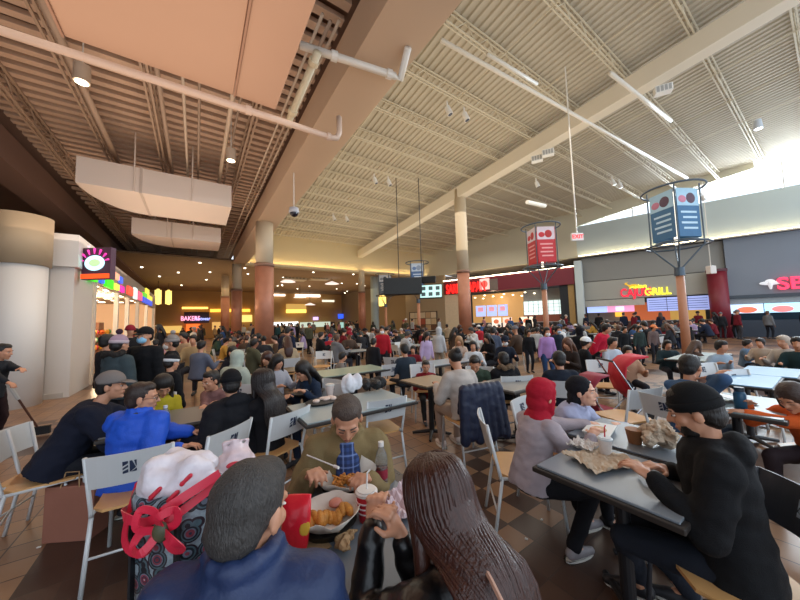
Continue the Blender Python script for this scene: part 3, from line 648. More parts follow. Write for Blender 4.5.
# hanging screens
q = at(404, 287, 15.5)
hs = empty('hanging_screen_cluster', (q.x, q.y, 0), R(-34), 'black ceiling hung box with angled screens above the crowd', 'screens')
z0 = q.z
MB().box((-1.05, -.35, z0-.4), (.9, .35, z0+.45)).build('speaker_box', mat('#20262a', .6), hs, bevel=.02)
for x, yy2 in ((-.25, 0), (.95, .2)): MB().bar([(x, yy2, z0+.4), (x, yy2, deckz(q.y)-.3)], .022, 6).build('hanging_rod', M['dark'], hs)
Mx = Matrix.Translation((1.35, -.1, z0-.3)) @ Matrix.Rotation(R(-12), 4, 'Z') @ Matrix.Rotation(R(-18), 4, 'X')
sc = MB().box((-.55, -.05, -.36), (.6, .05, .38), Mx).build('screen', mat('#1a1e22', .4), hs)
MB().box((-.52, -.07, -.33), (.57, -.05, .35), Mx).build('lit_display', glow('#a8d0cc', .95), sc)
for i in range(3):
    for j in range(2): MB().box((-.45+i*.36, -.08, -.25+j*.32), (-.25+i*.36, -.07, -.05+j*.32), Mx @ Matrix.Shear('XZ', 4, (.25, 0)) if False else Mx).build('display_picture', glow('#34464a', .5), sc)
Mx = Matrix.Translation((1.2, .3, z0+.4)) @ Matrix.Rotation(R(-20), 4, 'Z'); MB().box((-.45, -.1, -.2), (.5, .1, .15), Mx).build('screen_back', mat('#15181b', .5), hs, bevel=.02)
# exit sign on a rod, dome camera, fixtures, loose pipes
def hung(name, px, py, d, label, cat, builder, top=None, stem=.012):
    q = at(px, py, d); root = empty(name, q, R(-34), label, cat)
    builder(root)
    if top: MB().bar([(0, 0, .1), (0, 0, top-q.z)], stem, 6).build('hanging_rod', PIPEW, root)
    return root
def exitb(r):
    MB().box((-.18, -.04, -.12), (.18, .04, .12)).build('housing', paint('#e8e4e0'), r, bevel=.005)
    text('exit_letters', 'EXIT', .17, V(0, -.045, 0), (R(90), 0, 0), glow('#e02a30', 1.2), r, .004)
hung('exit_sign', 577, 237, 9.3, 'small white exit sign hanging on a long rod', 'exit sign', exitb, 9.6, .02)
def boxb(r): MB().box((-.1, -.08, -.16), (.1, .08, .1)).build('housing', paint('#d8d0c8'), r, bevel=.01)
hung('hanging_sensor', 711, 269, 10, 'small pale box hanging on a rod before the red column', 'sensor', boxb, 6.0)
def domeb(r):
    MB().lathe((0, 0, 0), [(.14, .02), (.12, .13), (0, .15), (-.03, .15)], 20).build('housing', mat('#b9bcc4', .4), r, smooth=True)
    MB().ell((0, 0, -.03), (.125, .125, .12)).build('lens_dome', mat('#1c1c28', .1), r, smooth=True)
hung('dome_camera', 294, 212, 9, 'round dome security camera hanging near the bulkhead', 'camera', domeb, 6.2, .015)
def canb(r):
    MB().cyl((0, 0, -.16), (0, 0, .16), .12, None, 20).build('housing', mat('#b9a48e', .5), r, smooth=False)
    MB().cyl((0, 0, -.17), (0, 0, -.155), .095, None, 20).build('lamp_face', glow('#fff0cc', 6), r)
for px, py, d, lb in ((82, 74, 5.6, 'nearest cylinder lamp shining under the tan pipe'), (231, 155, 8.2, 'cylinder lamp hanging right of the large duct'), (155, 222, 14, 'cylinder lamp just below the near duct')):
    r = hung('cylinder_lamp', px, py, d, lb, 'lamp', canb, 7.4); q = r.location
    l = bpy.data.lights.new('spot', 'SPOT'); l.energy = 70; l.color = (1, .8, .55); l.spot_size = R(95); l.shadow_soft_size = .1; lo = bpy.data.objects.new('lamp_light', l); COL.objects.link(lo); lo.location = q+V(0, 0, -.22)
def flood(r):
    MB().cyl((0, 0, 0), (.1, 0, -.26), .085, .1, 14).build('housing', mat('#d8d4cc', .4), r); MB().cyl((0, 0, 0), (0, 0, .2), .03, None, 8).build('bracket', mat('#d8d4cc', .4), r); MB().cyl((.1, 0, -.26), (.103, 0, -.268), .08, None, 14).build('lens', mat('#40404a', .2), r)
names = ['left', 'right']
for i, (px, py, z) in enumerate(((447, 107, 8.6), (464, 113, 8.6), (374, 178, 8.2), (388, 180, 8.2), (333, 216, 7.9), (346, 217, 7.9), (612, 180, 8.4), (619, 183, 8.4), (536, 182, 8.4), (702, 196, 8.3))):
    q = at_z(px, py, z); root = empty('flood_light', q, R(-34), ['left one of the white flood light pair nearest the bulkhead', 'right one of the white flood light pair nearest the bulkhead', 'left one of the flood light pair above the hanging rods', 'right one of the flood light pair above the hanging rods', 'left one of the smallest flood light pair by the bulkhead', 'right one of the smallest flood light pair by the bulkhead', 'left one of the flood light pair right of the exit sign', 'right one of the flood light pair right of the exit sign', 'single white flood light above the red banners', 'single white flood light above the blue banners'][i], 'flood light', 'flood lights under the high roof'); flood(root)
for i, (px, py, z, lb) in enumerate(((663, 90, 8.7, 'white louvred box fixture beside the roof beam, nearest one'), (537, 159, 8.3, 'white box fixture mounted past the roof beam'), (548, 153, 8.3, 'small grey box fixture behind the white box fixture'))):
    q = at_z(px, py, z); root = empty('box_fixture', q, R(-60), lb, 'light fixture'); MB().box((-.22, -.12, -.12), (.22, .12, .12)).build('housing', mat('#e4e2dc', .4), root, bevel=.01)
    for k in range(4): MB().box((-.19+k*.1, -.13, -.09), (-.12+k*.1, -.12, .09)).build('louvre', mat('#a8a8a4', .4), root)
def lamp_spot(px, py, z, lb):
    q = at_z(px, py, z); root = empty('high_bay_lamp', q, 0, lb, 'lamp'); MB().cyl((0, 0, -.15), (0, 0, .2), .13, .1, 16).build('housing', mat('#c8d0d8', .4), root); MB().cyl((0, 0, -.16), (0, 0, -.15), .11, None, 16).build('lamp_face', glow('#eef6ff', 5), root)
lamp_spot(758, 125, 8.7, 'round lamp shining under the roof near the clerestory')
q0, q1 = at_z(527, 202, 7.2), at_z(545, 206, 7.2)
tag(MB().cyl(q0, q1, .1, None, 10).build('tube_light', mat('#d8d8d0', .4)), 'short white tube fixture above the red banners', 'tube light')
for a, b, z, r, lb in (((441, 40), (687, 178), 8.45, .055, 'long white sprinkler pipe slanting across the high hall'), ((610, 73), (671, 121), 8.4, .06, 'short white pipe stub under the roof near the box fixture'), ((487, 54), (537, 84), 8.8, .05, 'short white pipe beside the long sprinkler pipe')):
    pipe('sprinkler_pipe', [at_z(*a, z), at_z(*b, z)], r, PIPEW, lb)
# ================================================================ people
def rotz(a): return Matrix.Rotation(a, 3, 'Z')
def ik(a, b, l1, l2, pole):
    a, b = V(a), V(b); d = b-a; L = d.length; mx = (l1+l2)*.995
    if L > mx: b = a+d*(mx/L); d = b-a; L = mx
    u = d.normalized(); x = (l1*l1-l2*l2+L*L)/(2*L); h = math.sqrt(max(0, l1*l1-x*x))
    p = V(pole); p = (p-u*p.dot(u))
    if p.length < 1e-4: p = u.orthogonal()
    return a+u*x+p.normalized()*h, b
def head_parts(mb, H, Rm, q):                 # skin head into mb; H centre, Rm 3x3 head rotation
    def P(x, y, z): return H + Rm @ V(x, y, z)
    n = 14 if q < 2 else 8
    mb.ell(P(0, -.012, .032), (.074, .093, .086), Rm, n, n-4)
    mb.ell(P(0, .02, -.025), (.06, .07, .088), Rm, n, n-4)
    if q < 2:
        mb.ell(P(0, .03, -.08), (.043, .046, .03), Rm, 12, 8)
        mb.rcone(P(-.034, .076, .024), .013, P(.034, .076, .024), .013, 8)
        mb.rcone(P(0, .086, .012), .009, P(0, .105, -.022), .0125, 8)
        mb.rcone(P(-.012, .09, -.026), .008, P(.012, .09, -.026), .008, 8)
        mb.rcone(P(-.018, .083, -.052), .0075, P(.018, .083, -.052), .0075, 8)
        mb.rcone(P(-.014, .082, -.062), .0085, P(.014, .082, -.062), .0085, 8)
        mb.ell(P(0, .07, -.09), (.02, .02, .017), Rm, 8, 6)
        for sx in (-1, 1):
            mb.ell(P(sx*.036, .055, -.02), (.026, .026, .024), Rm, 8, 6)
            mb.ell(P(sx*.076, -.004, -.008), (.011, .02, .031), Rm, 8, 6)
    else: mb.rcone(P(0, .085, .01), .01, P(0, .1, -.02), .013, 6)
def hand(mb, W, fwd, up, side, q, curl=.5):  # wrist W, fwd hand direction, up = back of hand normal, side: thumb direction
    fwd = V(fwd).normalized(); up = V(up); up = (up-fwd*up.dot(fwd)).normalized(); sd = V(side); sd = (sd-fwd*sd.dot(fwd)-up*sd.dot(up)).normalized()
    if q >= 2:
        mb.rcone(W, .026, W+fwd*.07, .03, 8); mb.rcone(W+fwd*.08, .026, W+fwd*.14-up*.03, .015, 8); return
    M3 = Matrix((sd, fwd, up)).transposed()
    mb.ell(W+fwd*.05, (.04, .056, .0165), M3, 12, 8); mb.rcone(W-fwd*.01, .024, W+fwd*.03, .026, 10)
    for k, (off, ln) in enumerate(((.031, .066), (.0105, .074), (-.0105, .07), (-.031, .055))):
        a = W+fwd*(.09-abs(off)*.12)+sd*off; c1 = curl*(.9+.1*k); spread = sd*(off*.35)
        d1 = (fwd*math.cos(c1)-up*math.sin(c1)).normalized(); d2 = (fwd*math.cos(c1*2.1)-up*math.sin(c1*2.1)).normalized()
        b = a+(d1*ln*.55)+spread*.4; c = b+d2*ln*.5+spread*.2
        mb.rcone(a-d1*.02, .0095, b, .0085, 8); mb.rcone(b, .0085, c, .007, 8)
    t0 = W+fwd*.025+sd*.03; t1 = t0+(fwd*.5+sd*.75-up*.25).normalized()*.038; t2 = t1+(fwd*.9+sd*.15-up*.35).normalized()*.034
    mb.rcone(t0-sd*.012, .014, t1, .011, 8); mb.rcone(t1, .011, t2, .0085, 8)

PEOPLE = []
def person(name, pose, top, trouser, hair=('short', None), skin='skin', lean=8, pitch=10, yaw=0, tilt=0, hands=None, feet=None, hat=None, q=1, puff=1.0,
           hood=False, mask=None, glasses=False, shoes='#26262a', female=False, mat_top=None, mat_trouser=None, open_shirt=None, collar=None, fur=None, curl=.5, wrist=None, beard=False, fold=1, root=None, sleeve=None, vx=None, legs=True, child=False, hk=1.0, shrug=0.0, sw=None):
    """local frame: faces +Y, pelvis over the origin. q 0 close, 1 middle, 2 far"""
    sit = pose == 'sit'
    voxb = vx or {0: .0065, 1: .011, 2: .024}[q]; voxc = {0: .011, 1: .016, 2: .028}[q]
    P = V(0, 0, .53) if sit else V(0, 0, .93)
    la = R(lean); up = V(0, math.sin(la), math.cos(la)); fw = V(0, math.cos(la), -math.sin(la)); X = V(1, 0, 0)
    sw = sw or (.142 if female else .16)
    T = .49; C = P+up*T; ls = R(lean*.9+pitch*.35); nd = V(0, math.sin(ls), math.cos(ls)); H = C+nd*.152
    Rm = (rotz(R(-yaw)) @ Matrix.Rotation(R(tilt), 3, 'Y') @ Matrix.Rotation(R(-pitch), 3, 'X'))
    H = H + Rm @ V(0, .015, 0)
    
    Rm = Rm*hk
    sk = M[skin] if isinstance(skin, str) else skin
    # joints
    S = [C-up*(.075-shrug)+X*(s*sw) for s in (-1, 1)]
    if hands is None: hands = [V(-.2, .36, .80), V(.2, .36, .80)] if sit else [V(-.25, .08, .8), V(.25, .08, .8)]
    hands = [V(h) for h in hands]; EL = []; WR = []
    for i, s in enumerate((-1, 1)):
        e, wv = ik(S[i], hands[i], .285, .25, V(s*.42, -.45, -.9)); EL.append(e); WR.append(wv)
    if feet is None: feet = [V(-.12, .40, .07), V(.12, .44, .07)] if sit else [V(-.1, 0, .07), V(.11, .06, .07)]
    feet = [V(f) for f in feet]; HP = [P+X*(s*.09)-V(0, 0, .02) for s in (-1, 1)]; KN = []; AN = []
    for i in (0, 1):
        k, a = ik(HP[i], feet[i], .43, .43, V((i*2-1)*.15, 1, .55)); KN.append(k); AN.append(a)
    # body
    mb = MB(); sh = .82
    head_parts(mb, H, Rm, q)
    mb.rcone(C-up*.05, .052, H+Rm @ V(0, -.02, -.05), .05, 12)
    mb.loft([(P-up*.06, X, fw, .13*sh, .10*sh), (P+up*.05, X, fw, .15*sh, .11*sh), (P+up*.2, X, fw, .125*sh, .095*sh), (P+up*.36, X, fw, .15*sh, .105*sh), (P+up*.46, X, fw, .12*sh, .07*sh), (C+up*.0, X, fw, .06, .05)], 16)
    for i in (0, 1):
        mb.rcone(C-up*.05, .045, S[i], .045, 10); mb.rcone(S[i], .043, EL[i], .035, 10); mb.rcone(EL[i], .035, WR[i], .024, 10)
        if legs: mb.rcone(HP[i], .07, KN[i], .05, 10); mb.rcone(KN[i], .048, AN[i], .035, 10); 
        if legs: mb.rcone(AN[i], .034, AN[i]+V(0, .12, -.035), .025, 8)
        fd = (WR[i]-EL[i]).normalized(); wr = (wrist or {}).get(i, {}); s = i*2-1
        hand(mb, WR[i], wr.get('dir', fd*.8+V(-s*.1, .25, -.12)), wr.get('up', V(0, .1, 1)), wr.get('side', V(-s, .2, 0)), q, wr.get('curl', curl))
    if root is None: root = empty(name)
    mb.build('body', sk, root, voxel=voxb, iters=2)
    # garments
    g = .020*puff-.003; mt = mat_top or cloth(top, 'jacket'); th = .165 if not female else .15
    mb = MB(); z0 = -.07 if sit else -.12
    mb.loft([(P+up*z0, X, fw, th*1.02+g+.012, .128+g), (P+up*.06, X, fw, th*.97+g, .12+g), (P+up*.2, X, fw, th*.88+g, .108+g), (P+up*.36, X, fw, th+g, .115+g), (P+up*(.45+shrug), X, fw, th*.8+g, .088+g), (P+up*(.50+shrug), X, fw, .075+g*.5, .065+g*.4)], 24)
    for i in (0, 1):
        s = i*2-1
        mb.rcone(C-up*(.055-shrug)+X*s*.045, .055+g*.5, S[i], .054+g, 12); mb.rcone(S[i], .056+g, EL[i], .044+g*.9, 12)
        cuff = EL[i].lerp(WR[i], .93 if sleeve is None else sleeve); mb.rcone(EL[i], .044+g*.9, cuff, .031+g*.6, 12)
    if hood:
        mb.ell(C-fw*(.075+g*.5)-up*.01, (.125, .06, .075), None, 14, 10); mb.rcone(C+X*.08+fw*.02+up*.0, .035, C+X*.07-fw*.07, .04, 10); mb.rcone(C-X*.08+fw*.02, .035, C-X*.07-fw*.07, .04, 10)
    if collar: 
        for k in range(10):
            t = math.pi*2*k/10+.3; t2 = t+math.pi/5
            mb.rcone(C+X*.075*math.cos(t)+fw*.07*math.sin(t)+up*(.01+shrug), .022, C+X*.075*math.cos(t2)+fw*.07*math.sin(t2)+up*(.03+shrug), .024, 8)
    jk = mb.build('jacket', mt, root, voxel=voxc, iters=3, wrinkle=(.010 if q == 0 else .008 if q == 1 else .0)*fold, wscale=9)
    if open_shirt:
        mb = MB(); mb.loft([(P+up*.0+fw*(.135+g), X, fw, .07, .045), (P+up*.3+fw*(.13+g), X, fw, .075, .045), (P+up*.44+fw*(.105+g*.5), X, fw, .065, .045), (P+up*.52+fw*.06, X, fw, .05, .035)], 16)
        mb.build('shirt', open_shirt, root, voxel=.01, iters=2, wrinkle=.003)
    if collar and isinstance(collar, str):
        mb = MB()
        for k in range(11):
            t, t2 = [math.pi*(-.12+1.24*kk/11)+math.pi for kk in (k, k+1)]
            mb.rcone(C+X*.078*math.cos(t)+fw*.07*math.sin(t)+up*(.008+shrug), .02, C+X*.078*math.cos(t2)+fw*.07*math.sin(t2)+up*(.008+shrug), .02, 8)
        for s in ():
            mb.loft([(C+X*s*.02-fw*.09+up*.03, X, up, .05, .035), (C+X*s*.085+up*.01, fw, up, .05, .035), (C+X*s*.09+fw*.09-up*.04, X, up, .03, .05), (C+X*s*.075+fw*.125-up*.12, X, up, .012, .03)], 10)
        mb.build('collar', cloth(collar, 'collar'), root, voxel=.009, iters=2)
    if fur:
        mb = MB()
        for k in range(12):
            t = 2*math.pi*k/12; mb.ell(C+X*.11*math.cos(t)-fw*.06+fw*.09*math.sin(t)+up*(.03+.02*math.sin(k*2.1)), .045, None, 8, 6)
        mb.build('fur_trim', mat(fur, .9, 0, .4, 60, .8, 80, 'fur'), root, voxel=.014, iters=1, wrinkle=.01, wscale=40)
    if legs:
        mtt = mat_trouser or cloth(trouser, 'trousers'); mb = MB()
        mb.ell(P-up*.0, (.165, .13, .115), None, 16, 10)
        for i in (0, 1):
            mb.rcone(HP[i]+V(0, .02, 0), .094, KN[i], .066, 12); mb.rcone(KN[i], .066, AN[i]+V(0, 0, .03), .05, 12)
        mb.build('trousers', mtt, root, voxel=voxc, iters=3, wrinkle=(.008 if q < 2 else 0), wscale=7)
        ms = mat(shoes, .5, 0, .1, 12, name='shoe')
        for i in (0, 1):
            A = AN[i]; mb = MB(); mb.rcone(A+V(0, -.03, -.02), .042, A+V(0, .10, -.032), .036, 10); mb.rcone(A+V(0, .08, -.036), .036, A+V(0, .16, -.042), .03, 10); mb.rcone(A, .045, A+V(0, 0, .03), .044, 10)
            so = mb.build('shoe', ms, root, voxel=.012 if q < 2 else .02, iters=2)
            if q < 1 or (q < 2 and shoes != '#26262a'): MB().loft([(A+V(0, -.07, -.068), (1, 0, 0), (0, 1, 0), .03, .01), (A+V(0, .05, -.068), (1, 0, 0), (0, 1, 0), .04, .13), (A+V(0, .05, -.052), (1, 0, 0), (0, 1, 0), .04, .13), (A+V(0, -.07, -.052), (1, 0, 0), (0, 1, 0), .03, .01)], 12).build('sole', mat('#d8d4cc', .6), so)
    # head things
    def Q(x, y, z): return H + Rm @ V(x, y, z)
    hs, hm = hair[0], hair[1]; hm = hm or M['hair']
    vh = {0: .0075, 1: .011, 2: .022}[q]
    if hs != 'none':
        mb = MB()
        if hs in ('short', 'balding', 'thin'):
            k = .0 if hs == 'short' else -.012
            mb.ell(Q(0, -.026, .036+k), (.083, .094, .092), Rm, 16, 12); mb.ell(Q(0, -.05, -.015), (.072, .062, .07), Rm, 14, 10)
            if hs == 'short': mb.ell(Q(0, .02, .085), (.062, .055, .042), Rm, 12, 8)
        if hs == 'bob':
            mb.ell(Q(0, -.02, .035), (.092, .1, .1), Rm, 16, 12); mb.ell(Q(0, -.045, -.05), (.09, .075, .09), Rm, 14, 10)
            for s in (-1, 1): mb.rcone(Q(s*.075, .02, .02), .028, Q(s*.078, .02, -.09), .024, 10)
        if hs == 'bun': mb.ell(Q(0, -.022, .036), (.085, .098, .094), Rm, 16, 12); mb.ell(Q(0, -.1, .08), .042, None, 12, 8)
        if hs in ('long', 'verylong'):
            mb.ell(Q(0, -.02, .036), (.094, .102, .1), Rm, 18, 12)
            dn = V(0, 0, -1)*.6 - up*.4; Lh = .34 if hs == 'long' else .46
            st = Q(0, -.07, 0); bk = -fw
            e = C-fw*(.12+g)-up*.02; e2 = C-fw*(.13+g)-up*(Lh-.16); XR = Rm @ X
            qv = .66 if (hs == 'verylong' and q == 0) else 1
            mb.loft([(st+Rm @ V(0, 0, .05), XR, fw, .07, .05), (st.lerp(e, .35), XR, fw, .1*qv, .065*qv), (e, X, fw, .105*qv, .05*qv), (e.lerp(e2, .6), X, fw, .10*qv, .036*qv), (e2, X, fw, .075*qv, .026*qv), (e2-up*.05, X, fw, .06*qv, .012)], 20)
            for s in (-1, 1): mb.rcone(Q(s*.078, .015, .02), .026, Q(s*.084, .012, -.09), .028, 10); mb.rcone(Q(s*.084, .012, -.09), .028, C+X*s*.11-up*.12+fw*.06, .022, 10)
        ho = mb.build('hair', hm, root, voxel=vh, iters=2, wrinkle=(.0025 if hs not in ('verylong','long') else .0) if q < 2 else 0, wscale=26)
        if hs == 'verylong' and q == 0:                 # locks of hair that run from the crown down the back
            mb = MB(); rs = random.Random(int(H.x*1000)+5)
            for k in range(230):
                t = rs.uniform(-1, 1)*R(128); lay = rs.uniform(.98, 1.05); sx, cx = math.sin(t), -math.cos(t); w0 = rs.uniform(-.012, .012)
                a0 = Q(w0, rs.uniform(-.05, .03), .132); a1 = Q(sx*.07*lay, -.02+cx*.075*lay, .107); a2 = Q(sx*.097*lay, -.02+cx*.104*lay, .04); a3 = Q(sx*.098*lay, -.03+cx*.09*lay, -.05)
                f_ = t/R(128); z1 = rs.uniform(.80, 1.06)
                b1 = e + X*(f_*.118*lay+rs.uniform(-.006, .006)) - fw*(.048*math.cos(f_*1.4)*lay); b2 = e.lerp(e2, .55) + X*(f_*.118+rs.uniform(-.014, .014)) - fw*(.042*math.cos(f_*1.4)*lay)
                b3 = e.lerp(e2, z1) + X*(f_*.10+rs.uniform(-.025, .025)) - fw*(.034*math.cos(f_*1.4))
                ctrl = [a0, a1, a2, a3, b1, b2, b3]; pts = []
                for m_ in range(len(ctrl)-1):
                    p_1 = ctrl[max(m_-1, 0)]; p0_ = ctrl[m_]; p1_ = ctrl[m_+1]; p2_ = ctrl[min(m_+2, len(ctrl)-1)]
                    for uu in (0, .33, .66):
                        pts.append(.5*((2*p0_)+(p1_-p_1)*uu+(2*p_1-5*p0_+4*p1_-p2_)*uu*uu+(3*p0_-p_1-3*p1_+p2_)*uu**3))
                pts.append(ctrl[-1]); n_ = len(pts); mb.bar(pts, [.0035+.003*math.sin(math.pi*min(1, .15+i_/n_))*(1 if i_ < n_-2 else .3) for i_ in range(n_)], 5)
            st_ = mb.build('hair_locks', hm, root, smooth=True); st_['kind'] = 'stuff'
    if beard:
        mb = MB(); mb.ell(Q(0, .035, -.075), (.05, .052, .045), Rm, 14, 8); mb.ell(Q(0, .045, -.05), (.056, .04, .03), Rm, 12, 8); mb.build('beard', M['hair'], root, voxel=.01, iters=2, wrinkle=.003, wscale=40)
    if hat:
        kind, hc = hat[0], hat[1]; hmat = cloth(hc, 'hat')
        if kind in ('cap', 'capback'):
            mb = MB(); mb.ell(Q(0, -.012, .045), (.09, .106, .094), Rm, 20, 12, zcut=-.15)
            h = mb.build('cap', hmat, root, smooth=True); sgn = 1 if kind == 'cap' else -1
            bm_ = MB(); 
            bm_.loft([(Q(0, sgn*.075, .042), Rm @ V(1, 0, 0), Rm @ V(0, 0, 1), .07, .008), (Q(0, sgn*.12, .036), Rm @ V(1, 0, 0), Rm @ V(0, 0, 1), .064, .007), (Q(0, sgn*.165, .026), Rm @ V(1, 0, 0), Rm @ V(0, 0, 1), .035, .005)], 16).build('brim', hmat, h, smooth=True)
        if kind == 'beanie':
            mb = MB(); mb.ell(Q(0, -.018, .045), (.087, .102, .098), Rm, 20, 12, zcut=-.25); h = mb.build('beanie', hmat, root, smooth=True)
            MB().loft([(Q(0, -.018, .02), Rm @ V(1, 0, 0), Rm @ V(0, 1, 0), .088, .102), (Q(0, -.016, .055), Rm @ V(1, 0, 0), Rm @ V(0, 1, 0), .092, .106), (Q(0, -.016, .06), Rm @ V(1, 0, 0), Rm @ V(0, 1, 0), .088, .102)], 20).build('cuff', cloth(hat[2] if len(hat) > 2 else hc, 'knit'), h, smooth=True)
            if len(hat) > 3: MB().ell(Q(0, -.03, .175), .042, None, 12, 8).build('pompom', mat(hat[3], .9, 0, .3, 60, .8, 80, 'fur'), h, smooth=True)
        if kind in ('hijab', 'hoodup'):
            mb = MB(); mb.ell(Q(0, -.028, .032), (.096, .108, .105), Rm, 18, 12)
            for s in (-1, 1): mb.rcone(Q(s*.062, .012, .055), .034, Q(s*.064, .022, -.07), .032, 10); 
            mb.rcone(Q(-.045, .045, -.105), .03, Q(.045, .045, -.105), .03, 10)
            mb.rcone(Q(-.04, .03, .098), .03, Q(.04, .03, .098), .03, 10)
            mb.ell(Q(0, -.05, -.05), (.085, .07, .08), Rm, 14, 10)
            mb.loft([(Q(0, -.01, -.07), X, fw, .07, .07), (C+up*.04, X, fw, .085, .08), (C-up*.03, X, fw, .125, .10), (C-up*.06, X, fw, .11, .09)], 18)
            mb.build('headscarf' if kind == 'hijab' else 'hood', hmat, root, voxel=max(vh, .009), iters=3, wrinkle=.005 if q < 2 else 0, wscale=14)
        if kind == 'headwrap':
            mb = MB(); mb.ell(Q(0, -.03, .045), (.094, .105, .095), Rm, 18, 12); mb.ell(Q(0, -.06, -.04), (.08, .07, .09), Rm, 14, 10); mb.loft([(Q(0, -.05, -.06), X, fw, .06, .05), (C-fw*.02, X, fw, .09, .08)], 16)
            mb.build('headwrap', hmat, root, voxel=.01, iters=2, wrinkle=.004, wscale=14)
    if mask:
        mb = MB(); mb.ell(Q(0, .056, -.05), (.058, .056, .052), Rm, 16, 10)
        fm = mb.build('face_mask', cloth(mask, 'mask'), root, smooth=True)
    if q < 2 and hs is not None:
        dk = mat('#120c0a', .3, 0, 0, name='eye'); vis = pitch < 28
        for s in (-1, 1):
            if vis:
                e = MB().ell(Q(s*.031, .0785, .004), (.0115, .008, .0048), Rm, 12, 8).build('eye', mat('#cfc6be', .25, 0, 0, name='eye white'), root, smooth=True)
                MB().ell(Q(s*.031, .085, .004), (.0052, .004, .0046), Rm, 10, 6).build('iris', dk, e, smooth=True)
            else: MB().rcone(Q(s*.02, .086, -.001), .0025, Q(s*.042, .08, -.001), .0025, 6).build('eyelid_line', dk, root)
            MB().rcone(Q(s*.017, .091, .026), .0045, Q(s*.045, .08, .028), .003, 6).build('eyebrow', hm, root, smooth=True)
        if not mask: MB().ell(Q(0, .0885, -.057), (.02, .006, .0065), Rm, 12, 6).build('lips', mat('#8c4a42', .5, 0, 0, name='lips'), root, smooth=True)
    if glasses:
        mb = MB(); gm = mat('#30302f', .3, .5, 0, name='glasses')
        for s in (-1, 1): mb.bar([Q(s*.032+.02*math.cos(t), .096, .002+.015*math.sin(t)) for t in [2*math.pi*k/12 for k in range(13)]], .0018, 5); mb.bar([Q(s*.052, .094, .006), Q(s*.08, .0, .006)], .0018, 5)
        mb.bar([Q(-.012, .098, .004), Q(.012, .098, .004)], .0018, 5); mb.build('glasses', gm, root)
    root['hz'] = H.z; root['hy'] = H.y; root['hx'] = H.x
    return root
def put_person(root, px, py, d, face, label, group=None, cat='person', smin=.8, smax=1.12):
    """stands the figure so that its head centre is at the given distance along the pixel's line of sight"""
    T = at(px, py, d); s = T.z/root['hz']; s = max(smin, min(smax, s)); a = heading(face)
    off = rotz(a) @ V(root['hx'], root['hy'], 0)*s
    root.location = (T.x-off.x, T.y-off.y, 0); root.rotation_euler = (0, 0, a); root.scale = (s, s, s)
    tag(root, label, cat, group)
    for k in ('hz', 'hy', 'hx'): del root[k]
    print('PERSON', label[:40], 'scale %.2f want %.2f pelvis' % (s, T.z/ (1e-9+s)), tuple(round(v, 2) for v in root.location[:2])); return root

